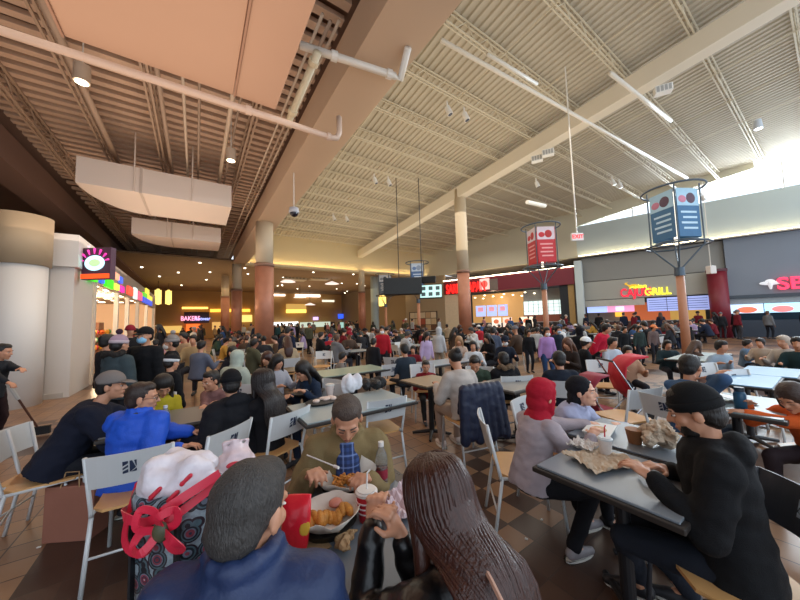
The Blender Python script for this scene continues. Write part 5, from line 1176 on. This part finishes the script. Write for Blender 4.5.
# red crisp bag
cb = at_z(294, 552, .752); o = MB().loft([(cb+V(0, 0, .0), (.8, -.55, 0), (.55, .8, 0), .045, .012), (cb+V(0, 0, .03), (.8, -.55, 0), (.55, .8, 0), .055, .03), (cb+V(.01, 0, .12), (.8, -.55, 0), (.55, .8, 0), .055, .032), (cb+V(.02, .02, .19), (.8, -.55, 0), (.55, .8, 0), .055, .006)], 20).build('snack_bag', mat('#d81c30', .3, 0, .1, 20, .3, 40, 'foil'), smooth=True); tag(o, 'shiny red snack bag standing beside the grey haired head', 'snack bag')
MB().ell(cb+V(.03, -.035, .09), (.02, .006, .03)).build('yellow_mark', mat('#d8a83a', .4), o)
sh = MB().box((-.07, -.05, 0), (.06, .05, .003), Matrix.Translation(at_z(311, 548, .752)) @ Matrix.Rotation(R(8), 4, 'Z')).build('paper_sheet', M['kraft']); tag(sh, 'flat tan paper sheet on the tote table edge', 'paper')
# floral tote
def floral():
    m = bpy.data.materials.new('floral print'); m.use_nodes = True; t = m.node_tree; b = t.nodes['Principled BSDF']; b.inputs['Roughness'].default_value = .45
    tc = t.nodes.new('ShaderNodeTexCoord'); vo = t.nodes.new('ShaderNodeTexVoronoi'); vo.inputs['Scale'].default_value = 21; t.links.new(tc.outputs['Object'], vo.inputs['Vector'])
    mul = t.nodes.new('ShaderNodeMath'); mul.operation = 'MULTIPLY'; mul.inputs[1].default_value = 1.5; t.links.new(vo.outputs['Distance'], mul.inputs[0])
    cr = t.nodes.new('ShaderNodeValToRGB'); cr.color_ramp.interpolation = 'CONSTANT'; e = cr.color_ramp.elements
    e[0].position = 0; e[0].color = srgb('#c0b8bc'); e[1].position = .1; e[1].color = srgb('#7a2434')
    for p_, c_ in ((.22, '#2a3448'), (.32, '#8a3a48'), (.44, '#6a7484'), (.52, '#1c2028'), (.64, '#4a6068'), (.74, '#2a1c26'), (.86, '#8a98a0')): x = e.new(p_); x.color = srgb(c_)
    t.links.new(mul.outputs[0], cr.inputs[0]); n = t.nodes.new('ShaderNodeTexNoise'); n.inputs['Scale'].default_value = 70; t.links.new(tc.outputs['Object'], n.inputs['Vector'])
    mx = t.nodes.new('ShaderNodeMixRGB'); mx.blend_type = 'OVERLAY'; mx.inputs[0].default_value = .7; t.links.new(cr.outputs[0], mx.inputs[1]); t.links.new(n.outputs['Fac'], mx.inputs[2]); t.links.new(mx.outputs[0], b.inputs['Base Color']); return m
tp = at(180, 560, .90); tote = empty('tote_bag', (tp.x, tp.y, .75), R(-38), 'floral printed tote bag with red ribbon handles stuffed with plastic bags', 'tote bag')
tz = .40
MB().loft([((0, 0, 0), (1, 0, 0), (0, 1, 0), .115, .075), ((0, 0, .01), (1, 0, 0), (0, 1, 0), .12, .08), ((-.005, 0, tz*.5), (1, 0, 0), (0, 1, 0), .128, .088), ((0, 0, tz*.9), (1, 0, 0), (0, 1, 0), .135, .09), ((0, 0, tz*.93), (1, 0, 0), (0, 1, 0), .13, .085)], 36).build('bag_body', floral(), tote, smooth=True)
for x in (.055,): MB().box((x, -.091, .0), (x+.009, -.078, tz*.9)).build('black_seam', mat('#15151a', .6), tote)
MB().box((-.075, -.09, .0), (-.068, -.076, tz*.85)).build('black_seam', mat('#15151a', .6), tote)
RB = mat('#d02440', .4, 0, .08, 12, name='ribbon')
ribbon([(-.145, -.02, tz*.78), (-.08, -.104, tz*.86), (0, -.118, tz*.84), (.07, -.113, tz*.95), (.15, -.04, tz*1.06)], .024).build('ribbon_handle', RB, tote, smooth=False)
ribbon([(-.14, 0, tz*.95), (-.07, -.108, tz*.72), (0, -.124, tz*.66), (.05, -.116, tz*.82), (.14, -.02, tz*.98)], .022).build('ribbon_handle', RB, tote)
ORX = .05
for k, tt in enumerate((2.3, .9, 3.6, -.5)):
    L_ = .075; ribbon([(ORX, -.12, tz*.80), (ORX+L_*math.cos(tt)*.6-.02*math.sin(tt), -.15, tz*.80+L_*math.sin(tt)*.6+.02*math.cos(tt)), (ORX+L_*math.cos(tt), -.135, tz*.80+L_*math.sin(tt)), (ORX+L_*math.cos(tt)*.6+.02*math.sin(tt), -.128, tz*.80+L_*math.sin(tt)*.6-.02*math.cos(tt)), (ORX, -.122, tz*.80)], .02).build('bow_loop', RB, tote)
MB().ell((ORX, -.128, tz*.80), (.022, .012, .026)).build('ornament', mat('#4a4a34', .5, 0, .5, 60), tote, smooth=True)
PLB = mat('#d9d2d8', .3, 0, .05, 14, .4, 30, 'plastic bag'); 
pb = crumple('plastic_bag', tp, (.12, .085, .085), PLB, 'white plastic shopping bag bulging from the top of the tote', 'plastic bag', 8, R(-38), .006, .010, 12); pb.location = V(tp.x, tp.y, 1.07)
for q_ in pb.data.polygons: q_.use_smooth = True
for k, (x, y, z) in enumerate(((-.02, -.082, .06), (.03, -.08, .05), (.06, -.07, .09))): MB().rcone((x, y, z), .007, (x+.02, y+.004, z+.02), .006, 8).build('red_print', mat('#c8283c', .4), pb)
pp = at_z(236, 494, .78); pb2 = plastic_bag('plastic_bag', V(pp.x, pp.y, .752), .10, .26, mat('#ddc8cc', .3, 0, .06, 14, .4, 30, 'plastic bag'), 'second white plastic bag with red print behind the grey haired head')
tp2 = at(232, 466, .96); MB().ell((-.02, -.08, .2), (.03, .012, .014)).build('red_print', mat('#c8283c', .4), pb2)
# things on the sandwich tables
sheet('sandwich_wrap', at_z(600, 462, .752), .30, .24, .05, mat('#b8a48c', .75, 0, .3, 9, .3, 40, 'paper'), 'crumpled sandwich paper spread on the right grey table', 'sandwich paper', 21, R(-20))
sheet('white_napkin', at_z(584, 448, .752), .15, .14, .07, mat('#cfc8c0', .7, 0, .08, 9, .3, 40, 'paper'), 'crumpled white napkin behind the sandwich paper', 'napkin', 23)
cup(at_z(606, 455, .752), 'small white cup with red straw on the right grey table', '#d6d0cc', .85, '#c82838', '#c8d0d4')
tbx = empty('takeout_box', at_z(600, 433, .752), R(12), 'open white foam takeout box before the lavender coat woman', 'takeout box')
MB().hexa([(-.12, -.07, 0), (.12, -.07, 0), (.12, .07, 0), (-.12, .07, 0)], [(-.135, -.085, .035), (.135, -.085, .035), (.135, .085, .035), (-.135, .085, .035)]).build('tray', M['white'], tbx, bevel=.004)
MB().ell((-.04, 0, .035), (.07, .05, .015)).build('rice', mat('#c8a47c', .7, 0, .3, 60, .5, 80), tbx, smooth=True)
cupk = at_z(635, 443, .752); kb = MB().lathe((0, 0, 0), [(0, .035), (.09, .05)], 20).build('kraft_cup', mat('#8a5a34', .6, 0, .1, 8)); kb.location = cupk; tag(kb, 'plain brown paper cup beside the crumpled bag', 'cup')
o = crumple('paper_bag', at_z(657, 448, .752), (.15, .09, .09), mat('#b3a08a', .8, 0, .2, 6, .4, 30, 'paper'), 'large crumpled tan paper bag in front of the black cap man', 'paper bag', 31, R(-30), .02, .01)
# phones, trays on the pale table, bottle, bag, papers
def tray(p, rz, label, food):
    root = empty('food_tray', p, rz, label, 'tray'); MB().loft([((0, 0, 0), (1, 0, 0), (0, 1, 0), .19, .13), ((0, 0, .02), (1, 0, 0), (0, 1, 0), .21, .15), ((0, 0, .021), (1, 0, 0), (0, 1, 0), .2, .14)], 28).build('tray', M['dark'], root)
    mb = MB(); random.seed(len(label))
    for k in range(10): mb.ell((random.uniform(-.1, .1), random.uniform(-.06, .06), .03), (.045, .035, .018), rotz(k), 8, 6)
    mb.build('food', mat(food, .7, 0, .2, 40, .4, 60), root, smooth=True); return root
tray(at_z(324, 402, .752), .3, 'dark tray with pale food, nearer of two on the grey table', '#d8c4b8'); tray(at_z(309, 393, .752), .2, 'dark tray with white food, farther of two on the grey table', '#dcdcd8')
cup(at_z(330, 396, .752), 'white and red paper cup on the tray table', '#d8c8c0', 1.1, None, '#c8c8c4')
crumple('plastic_bag', at_z(352, 394, .752), (.13, .10, .13), mat('#dfe0e6', .35, 0, .04, 10, .4, 20, 'plastic bag'), 'crumpled white plastic bag on the table behind the olive coat', 'plastic bag', 41, 0, .006, .012)
for q_ in bpy.data.objects[-1].data.polygons if False else []: pass
crumple('handbag', at_z(374, 390, .752), (.17, .10, .09), M['dark'], 'black handbag lying on the table behind the olive coat', 'handbag', 43, 0, .008, .014)
wb_ = empty('water_bottle', at_z(165, 430, .752), 0, 'small clear water bottle with blue cap beside blue jacket man', 'bottle'); MB().lathe((0, 0, 0), [(0, .03), (.1, .031), (.14, .03), (.17, .014), (.18, .013)], 20).build('bottle', mat('#cfdbe6', .08, 0, 0, name='clear', trans=.7), wb_, smooth=True); MB().lathe((0, 0, 0), [(.18, .015), (.2, .015)], 16).build('cap', mat('#e0e6ee', .4), wb_); MB().lathe((0, 0, 0), [(.08, .0315), (.12, .0315)], 20, False).build('label_band', mat('#3a6ab0', .4), wb_)
bb = empty('blue_bottle', at_z(741, 409, .752), 0, 'dark blue reusable bottle on the grey-green table', 'bottle'); MB().lathe((0, 0, 0), [(0, .04), (.13, .04), (.15, .03)], 20).build('bottle', mat('#20506e', .35), bb, smooth=True); MB().lathe((0, 0, 0), [(.15, .032), (.185, .032)], 16).build('cap', mat('#1a2c3c', .4), bb)
pq = at_z(728, 400, .76); o = MB().box((-.12, -.16, 0), (.12, .16, .004), Matrix.Translation(pq+V(0, 0, .03)) @ Matrix.Rotation(.5, 4, 'Z') @ Matrix.Rotation(R(14), 4, 'X')).build('paper_sheet', M['white']); tag(o, 'white paper sheet leaning on the table by the blue bottle', 'paper')
crumple('food_pile', at_z(716, 397, .752), (.06, .05, .02), mat('#d09a3c', .6, 0, .3, 30), 'small heap of orange food in front of the bearded man', 'food', 51)
# brown mall bag by the blue jacket man and a paper carrier
def carrier(p, rz, w_, d_, h, m, label, tilt=0):
    root = empty('shopping_bag', p, rz, label, 'shopping bag'); MB().hexa([(-w_/2, -d_/2, 0), (w_/2, -d_/2, 0), (w_/2, d_/2, 0), (-w_/2, d_/2, 0)], [(-w_*.53, -d_*.4, h), (w_*.53, -d_*.4, h), (w_*.53, d_*.4, h), (-w_*.53, d_*.4, h)]).build('bag', m, root, bevel=.006)
    for s in (-1, 1): MB().bar([(-w_*.2, s*d_*.4, h-.01), (-w_*.14, s*d_*.3, h+.1), (w_*.14, s*d_*.3, h+.1), (w_*.2, s*d_*.4, h-.01)], .005, 6).build('handle', M['kraft'], root)
    return root
carrier(at_z(76, 535, 0), R(-30), .34, .16, .40, mat('#8d5a48', .75, 0, .12, 5, .2, 20, 'paper bag'), 'big brownish pink paper carrier bag on the floor by blue jacket')
carrier(at_z(273, 462, .0), R(-20), .24, .12, .32, mat('#5c4a38', .75, 0, .12, 5, .2, 20, 'paper bag'), 'brown paper carrier bag on the floor beside the olive coat man')
# strollers
def stroller(px, py, label, fab, face=0, s=1):
    p = at_z(px, py, 0); root = empty('stroller', (p.x, p.y, 0), heading(face), label, 'stroller'); root.scale = (s, s, s)
    fm = mat(fab, .7, 0, .1, 8, .2, 60, 'fabric'); fr = M['chrome']
    mb = MB(); n = 9; vs = []
    for i in range(n):
        t = i/(n-1)*1.75; z = .62+.42*math.sin(t); yq = -.18+.42*(1-math.cos(t))*-.55+.1*t
        for x in (-.2, .2): vs.append(V(x, yq, z))
    path = [(-.05, .35), (-.22, .5), (-.3, .72), (-.27, .9), (-.12, 1.02), (.06, 1.05)]
    mb = MB(); vs = [V(x, y_, z_) for (y_, z_) in path for x in (-.21, -.07, .07, .21)]
    o = mb.add(vs, [(4*i+j, 4*i+j+1, 4*i+j+5, 4*i+j+4) for i in range(len(path)-1) for j in range(3)]).build('canopy', fm, root, smooth=True); sm = o.modifiers.new('s', 'SOLIDIFY'); sm.thickness = .025
    MB().hexa([(-.17, -.1, .38), (.17, -.1, .38), (.17, .22, .42), (-.17, .22, .42)], [(-.17, -.1, .43), (.17, -.1, .43), (.17, .22, .47), (-.17, .22, .47)]).build('seat', fm, root)
    for sx in (-.22, .22):
        MB().bar([(sx, -.45, .98), (sx, -.2, .55), (sx, .32, .08)], .012, 6).build('frame', fr, root); MB().bar([(sx, .1, .5), (sx, -.3, .08)], .012, 6).build('frame', fr, root)
        for yy_ in (-.3, .32): MB().cyl((sx-.02, yy_, .08), (sx+.02, yy_, .08), .08, None, 18).build('wheel', M['dark'], root)
    MB().bar([(-.22, -.45, .98), (.22, -.45, .98)], .016, 8).build('handle', M['dark'], root); return root
stroller(640, 424, 'red stroller with tall curved canopy near the pale chair', '#c01f34', 95, .95); stroller(600, 436, 'dark red and navy stroller behind the dark headwrap woman', '#8c2036', 75, .78)
# litter on the floor
for i, (px, py) in enumerate(((542, 520), (38, 548), (526, 540))):
    o = crumple('paper_scrap', at_z(px, py, .0), (.02, .015, .006), M['white'], ['tiny white paper scrap on floor under the red scarf woman\'s seat', 'tiny white paper scrap on the tan floor at lower left', 'tiny paper scrap on the dark floor tiles'][i], 'litter', 60+i, vox=.004, wr=.002)
# ================================================================ middle distance people, each one seen in the photograph
CV = .02
def mid(px, py, d, face, label, pose='sit', **k):
    k.setdefault('q', 2); k.setdefault('vx', CV); return figure(px, py, d, face, label, pose=pose, **k)
mid(343, 357, 6.0, 70, 'child in grey top eating at the pale green table', top='#77716c', hk=1.05, smin=.7, lean=12)
mid(404, 350, 5.6, -30, 'man in dark slate sweater on a pale chair, back turned', top='#283440', lean=8, puff=1.4)
mid(374, 344, 6.8, 30, 'standing person in long black coat seen from behind', 'stand', top='#15151a', trouser='#15151a', puff=1.6)
mid(382, 330, 8.2, 180, 'standing person in red shirt and white mask', 'stand', top='#b0202e', mask='#e4e4e4')
mid(413, 350, 7.2, 190, 'child in dark red jacket near the lavender shirt', top='#701a26', smin=.68)
mid(427, 336, 7.4, 150, 'standing woman in lavender shirt looking at her phone', 'stand', top='#b8a4c8', trouser='#b8a898', female=True, hair=('long', None))
mid(439, 331, 8.6, 30, 'standing person in pale grey hooded coat', 'stand', top='#b8bcc0', trouser='#a09888', hat=('hoodup', '#b8bcc0'), hair=('none', None), female=True)
mid(459, 341, 7.6, 200, 'blond person in beige coat beyond the cream jacket', top='#c0a898', female=True, hair=('long', mat('#a07c58', .5, 0, .4, 60, .5, 90, 'hair')))
mid(473, 346, 6.6, 190, 'boy in white shirt with dark hair facing forward', top='#c8ccd0', smin=.7)
mid(487, 338, 7.6, 240, 'woman in black coat turned left beyond the boy', top='#14141a', female=True, hair=('long', None))
mid(493, 331, 8.0, 20, 'standing person in slate blue jacket seen from behind', 'stand', top='#4a5468', lean=14)
mid(505, 341, 7.0, 190, 'person in navy cap and white mask, head lowered', top='#1c2230', hat=('cap', '#1a2030'), mask='#d8d8d8')
mid(529, 336, 8.6, 180, 'standing man in black behind the counter tables', 'stand', top='#17181c')
mid(547, 332, 6.9, 182, 'standing woman in light purple sweater, white mask and jeans', 'stand', top='#b48cc8', trouser='#33507c', mask='#ece8ea', female=True, vx=.014, hair=('short', None))
mid(558, 330, 8.0, 170, 'standing man in navy with a pale blue mask', 'stand', top='#1e2836', mask='#a8c8e0')
mid(567, 344, 5.9, 245, 'tanned woman with auburn hair among the dark coats', top='#2a211e', female=True, hair=('long', mat('#5a3826', .5, 0, .4, 60, .5, 90, 'hair')))
mid(579, 331, 7.4, 10, 'standing person in black coat with pointed hood', 'stand', top='#111318', trouser='#15161c', hat=('hoodup', '#14161c'), hair=('none', None))
mid(586, 343, 6.2, 100, 'person in white cap and black top seated sideways', top='#16181c', hat=('cap', '#e4e8ea'), vx=.014, wh=[(600, 352, 6.0), None])
mid(607, 329, 6.6, 150, 'person in bright red jacket leaning over the table', 'stand', top='#c01c38', lean=26, puff=1.8, vx=.014)
mid(613, 343, 6.0, 170, 'boy in white top behind the red stroller', top='#b8c0cc', smin=.7)
mid(628, 352, 5.2, 195, 'toddler in tan clothes beside the red stroller', top='#b08a70', smin=.62)
mid(654, 330, 9.5, 175, 'man in orange-red cap waiting by grill counter', 'stand', top='#6a5a58', hat=('cap', '#e08a5a'))
mid(640, 332, 9.2, 180, 'standing person in dark green with a blue mask', 'stand', top='#2c3a38', mask='#9cb8cc')
mid(625, 333, 9.0, 180, 'standing person in black near the grill menu', 'stand', top='#15181c')
mid(668, 345, 6.4, 200, 'person in dark teal hoodie at the table beyond the bearded man', top='#24363c', puff=1.5)
mid(697, 346, 5.9, 100, 'long haired person in brown top, facing right', top='#5c4a44', female=True, hair=('long', mat('#4a3428', .5, 0, .4, 60, .5, 90, 'hair')))
mid(722, 347, 5.0, 178, 'man in light grey shirt with folded arms behind pale chair', top='#8ea0b0', hk=1.05, vx=.014, wh=[(730, 363, 4.85), (716, 364, 4.85)])
mid(760, 343, 6.4, 250, 'person in beige vest facing left beside the blue tables', top='#a89888')
mid(748, 346, 6.8, 150, 'person in grey-blue top between beige vest and grey shirt', top='#5a7088')
mid(783, 342, 5.4, 262, 'pale haired man in cream jacket holding a dish', top='#b0a8a0', hair=('short', mat('#b0a090', .5, 0, .3, 60, .5, 90, 'hair')), vx=.014)
mid(798, 344, 4.9, 240, 'man in dark green sweater at the right edge', top='#1c3236', vx=.014)
mid(238, 358, 4.7, 14, 'person in white hooded sweatshirt with red and green back print', top='#aab4a8', hat=('hoodup', '#aab4a8'), hair=('none', None), puff=2.0, lean=14, vx=.014)
bpq = at(241, 366, 4.35)
mid(267, 359, 4.9, 190, 'woman with brown hair in black bending toward the child', top='#16161a', female=True, hair=('long', M['hair_b']), lean=16, vx=.014)
mid(278, 362, 4.6, 120, 'dark haired child in grey and white stripes', top='#a0a0a8', hair=('long', None), smin=.68, vx=.014)
mid(232, 352, 6.2, 180, 'smiling woman with black hair beside the hooded sweatshirt', top='#20202a', female=True, hair=('long', None))
mid(288, 331, 8.4, 5, 'tall standing person in navy jacket right of the round column', 'stand', top='#182036', trouser='#22283a', puff=1.6)
mid(193, 340, 7.4, 160, 'standing person in tan coat with dark hair beyond pink sweater', top='#9c8460')
mid(183, 336, 8.0, 200, 'person in beige jacket seated beyond the grey beanie', top='#a08a70')
mid(202, 346, 6.6, 10, 'person in blue-grey striped shirt on a white chair', top='#5c6478')
# ================================================================ the crowd
def low_person(pose, hair, female, **k):
    return person('p', pose, '#222222', '#222222', hair=(hair, None), female=female, q=2, **k)
PROTO = []
def tree(o):
    return [o]+[c for c in o.children]
specs = [('sit', 'short', False, dict(lean=10, pitch=18)), ('sit', 'short', False, dict(lean=18, pitch=30, hands=[(-.1, .34, .9), (.15, .3, .85)])), ('sit', 'long', True, dict(lean=8, pitch=14)), ('sit', 'long', True, dict(lean=16, pitch=26)),
         ('sit', 'short', True, dict(lean=4, pitch=4, puff=2.0, hood=True)), ('sit', 'none', False, dict(lean=8, pitch=10, hat=('beanie', '#333333'))), ('sit', 'short', False, dict(lean=8, pitch=8, hat=('cap', '#333333'))), ('sit', 'bun', True, dict(lean=12, pitch=12)),
         ('stand', 'short', False, dict(lean=2, pitch=6, puff=1.5)), ('stand', 'long', True, dict(lean=2, pitch=6)), ('stand', 'none', False, dict(lean=3, pitch=6, puff=1.8, hat=('beanie', '#333333'))), ('stand', 'short', False, dict(lean=2, pitch=6, mask='#c8d8e4'))]
for sp_ in specs:
    r = low_person(sp_[0], sp_[1], sp_[2], vx=.03, **sp_[3]); parts = []
    def low(o):
        for c in list(o.children): low(c)
    for c in list(r.children):
        if c.name.split('.')[0] in ('eye', 'iris', 'eyelid_line', 'eyebrow', 'lips'): bpy.data.objects.remove(c)
    for kk in ('hz', 'hy', 'hx'): del r[kk]
    r.location = (0, -60, 0); PROTO.append((sp_, r, [(c, [g for g in c.children]) for c in r.children]))
COLS = [('black', '#141418', 16), ('charcoal', '#26282e', 10), ('navy', '#1b2438', 9), ('dark red', '#6a1a26', 4), ('red', '#a82432', 3), ('olive', '#4a4a38', 4), ('brown', '#4a3a30', 5), ('grey', '#6c6e72', 7), ('pale grey', '#a4a8ac', 5), ('white', '#c8c8c8', 4), ('beige', '#a89478', 4), ('pink', '#b08088', 3), ('blue', '#34507c', 4), ('dark green', '#24382e', 3), ('teal', '#2c5058', 2), ('lavender', '#9c8cb0', 2), ('mustard', '#a88038', 1)]
CW = [c for c in COLS for _ in range(c[2])]
HAIRC = [M['hair']]*6+[M['hair_b']]*2+[mat('#5a4030', .5, 0, .4, 60, .5, 90, 'hair'), M['hair_g']]
HCOL = {'cap': ['#1a1a1e', '#d0d0d0', '#8a2030', '#3a4a6a'], 'beanie': ['#1a1a1e', '#6a6a70', '#8a2030', '#b0a8a0']}
HN = {'#1a1a1e': 'black', '#d0d0d0': 'white', '#8a2030': 'red', '#3a4a6a': 'blue', '#6a6a70': 'grey', '#b0a8a0': 'cream'}
used_proto = set(); LAB = []
TRS = ['#1c1e26', '#2a3448', '#18181c', '#3a3a40', '#4a4438']
def setm(o, m): o.material_slots[0].link = 'OBJECT'; o.material_slots[0].material = m
def spawn(pi, x, y, rz, s, group):
    sp_, r, parts = PROTO[pi]; cn, ch, _ = random.choice(CW); hm = random.choice(HAIRC)
    c = r.copy(); COL.objects.link(c); c.name = 'seated_person' if sp_[0] == 'sit' else 'standing_person'
    c.location = (x, y, 0); c.rotation_euler = (0, 0, rz); c.scale = (s, s, s); hatn = None
    far = V(x, y, 0).length > 15
    for p_, gs in parts:
        n_ = p_.name.split('.')[0]
        q_ = p_.copy(); COL.objects.link(q_); q_.parent = c
        if n_ == 'jacket': setm(q_, cloth(ch, 'jacket'))
        elif n_ == 'trousers': setm(q_, cloth(random.choice(TRS), 'trousers'))
        elif n_ == 'hair': setm(q_, hm)
        elif n_ == 'body': setm(q_, M[random.choice(['skin', 'skin', 'skin_l', 'skin_d'])])
        elif n_ in ('cap', 'beanie'): hatn = (n_, random.choice(HCOL[n_])); setm(q_, cloth(hatn[1], 'hat'))
        for g_ in gs:
            z_ = g_.copy(); COL.objects.link(z_); z_.parent = q_
            if hatn: setm(z_, cloth(hatn[1], 'hat'))
    f = math.degrees(rz)+YAW; f = f % 360      # 0 back to us
    fac = 'from behind' if (f < 50 or f > 310) else 'facing left' if f < 130 else 'facing this way' if f < 230 else 'facing right'
    look = ('long hair' if sp_[1] == 'long' else 'tied up hair' if sp_[1] == 'bun' else 'short hair') if not hatn else f'{HN[hatn[1]]} {hatn[0]}'
    if 'mask' in sp_[3]: look = 'face mask'
    LAB.append((c, ('seated' if sp_[0] == 'sit' else 'standing')+f' person, {cn} top, {look}, {fac}', (x, y), group)); c['category'] = 'person'; c['group'] = group
    return c
# far chairs and tables: one mesh a piece
def low_chair():
    mb = MB()
    for s in (-1, 1): mb.box((s*.2-.012, -.22, 0), (s*.2+.012, -.195, .82)); mb.box((s*.2-.012, .18, 0), (s*.2+.012, .2, .44))
    root = empty('cafe_chair'); 
    for s in (-1, 1):
        MB().bar([(s*.21, -.27, .82), (s*.2, -.2, .45), (s*.21, -.26, 0)], .013, 5).build('rear_leg', M['white_metal'], root); MB().bar([(s*.2, -.2, .44), (s*.2, .19, .445), (s*.21, .22, 0)], .013, 5).build('front_leg', M['white_metal'], root)
    MB().hexa([(-.21, -.255, .62), (.21, -.255, .62), (.21, -.245, .62), (-.21, -.245, .62)], [(-.215, -.3, .82), (.215, -.3, .82), (.215, -.29, .82), (-.215, -.29, .82)]).build('back_panel', M['white_metal'], root)
    MB().box((-.2, -.19, .445), (.2, .2, .46)).build('seat', M['wood'], root); return root
LC = low_chair(); LC.location = (0, -60, 0)
LT = table(.7, .7, '#90989a', 'x'); LT.location = (0, -60, 0); del LT['label']
NT = [0]
def dup1(r, x, y, rz, label, cat, group):
    c = r.copy(); COL.objects.link(c); c.location = (x, y, 0); c.rotation_euler = (0, 0, rz); tag(c, label, cat, group)
    for ch in r.children: q_ = ch.copy(); COL.objects.link(q_); q_.parent = c
    return c
random.seed(77)
EXIST = [(p.location.x, p.location.y) for p in COL.objects if p.parent is None and p.get('category') in ('person', 'chair', 'table', 'stroller', 'column', 'pillar', 'banner post', 'coat')]
def free(x, y, r): return all((x-a)**2+(y-b)**2 > r*r for a, b in EXIST)
nt = 0
TL = []
gy = 4.2
while gy < 23:
    gx = -1.0 + (gy % 1.7)*.3
    while gx < 23:
        x, y = gx+random.uniform(-.15, .15), gy+random.uniform(-.15, .15); px, py, d = proj((x, y, 1))
        ok = 5.3 < d and 120 < px < 840 and (x-24.34)*Nn.x+(y-10.84)*Nn.y > 2.2 and not (x < .2 and y < 8)
        if ok: TL.append((d, x, y))
        gx += 2.25
    gy += 1.95
TL.sort(); n_p = 0
for d, x, y in TL:
    if not free(x, y, .75): continue
    far = d > 13
    t_ = dup1(LT, x, y, 0, None, 'table', 'small grey tables in the crowd'); t_.name = 'dining_table'; LAB.append((t_, 'small grey crowd table', (x, y), 'small grey tables in the crowd')); EXIST.append((x, y))
    for (ox, oy, rz) in ((-.62, 0, -90), (.62, 0, 90), (0, -.66, 0), (0, .66, 180)):
        if random.random() > (.72 if d < 16 else .6): continue
        if n_p > 172: break
        cx, cy = x+ox+random.uniform(-.05, .05), y+oy+random.uniform(-.05, .05)
        if not free(cx, cy, .5): continue
        rr_ = R(rz+random.uniform(-14, 14)); pi = random.randrange(8); n_p += 1
        spawn(pi, cx, cy, rr_, random.uniform(.9, 1.04), 'seated crowd of the food court'); EXIST.append((cx, cy))
        if d < 11:
            c_ = dup1(LC, cx, cy, rr_, None, 'chair', 'pale chairs in the crowd'); LAB.append((c_, 'pale metal chair in the crowd', (cx, cy), 'pale chairs in the crowd'))
print('CROWD seated', n_p)
# standing people: queues at the counters, aisles, and beyond the back bulkhead
ns = 0; tries = 0
def stand(x, y, rz):
    global ns
    if not free(x, y, .5): return
    spawn(8+random.randrange(4), x, y, rz, random.uniform(.9, 1.03), 'standing crowd of the food court'); EXIST.append((x, y)); ns += 1
for k in range(26):
    q_ = WM @ V(random.uniform(-10, 12), -random.uniform(.5, 2.2), 0); px, py, d = proj((q_.x, q_.y, 1))
    if d > 6 and px < 830: stand(q_.x, q_.y, R(-108+random.uniform(-50, 50)) if random.random() < .7 else random.uniform(0, 6))
for k in range(34): stand(random.uniform(-1.2, 16), random.uniform(13, 24), random.uniform(0, 6.28))
for k in range(44): stand(random.uniform(-1.5, 16), random.uniform(25.5, 38), random.uniform(0, 6.28))
for k in range(14): stand(random.uniform(-2.0, 2), random.uniform(8.5, 16), random.uniform(0, 6.28))
print('CROWD standing', ns)
for sp_, r, parts in PROTO:
    for c, gs in parts:
        for g_ in gs: bpy.data.objects.remove(g_)
        bpy.data.objects.remove(c)
    bpy.data.objects.remove(r)
for r in (LC, LT):
    for c in list(r.children): bpy.data.objects.remove(c)
    bpy.data.objects.remove(r)
# every crowd label names its nearest landmark and, where needed, its rank in distance
MARK = [((2.5, 14.3), 'big copper column'), ((12.4, 11.8), 'tall roof column'), ((12.35, 24.2), 'far copper column'), ((2.5, 25.2), 'second copper column'), ((2.2, 31.5), 'slender far column'), tuple([tuple((WM @ V(7, 0, 0))[:2]), 'dark red column']), tuple([tuple((WM @ V(3.3, 0, 0))[:2]), 'grill counter']), tuple([tuple((WM @ V(-6, 0, 0))[:2]), 'red fascia']), ((-2.4, 16), 'candy shop')]
for o in list(COL.objects):
    if o.get('category') == 'banner post': MARK.append(((o.location.x, o.location.y), {'nearest': 'nearest banner post', 'banner': 'red banner post', 'most': 'farthest banner post'}.get(o['label'].split()[0], 'a banner post')))
from collections import defaultdict
grp = defaultdict(list)
for o, base, (x, y), g_ in LAB:
    mk = min(MARK, key=lambda m_: (m_[0][0]-x)**2+(m_[0][1]-y)**2)[1]; grp[base+', by '+mk].append((math.hypot(x, y), o))
for lab, L_ in grp.items():
    L_.sort(key=lambda q_: q_[0])
    for i, (dd, o) in enumerate(L_):
        o['label'] = lab if len(L_) == 1 else (lab+', '+ORD[min(i, 29)])
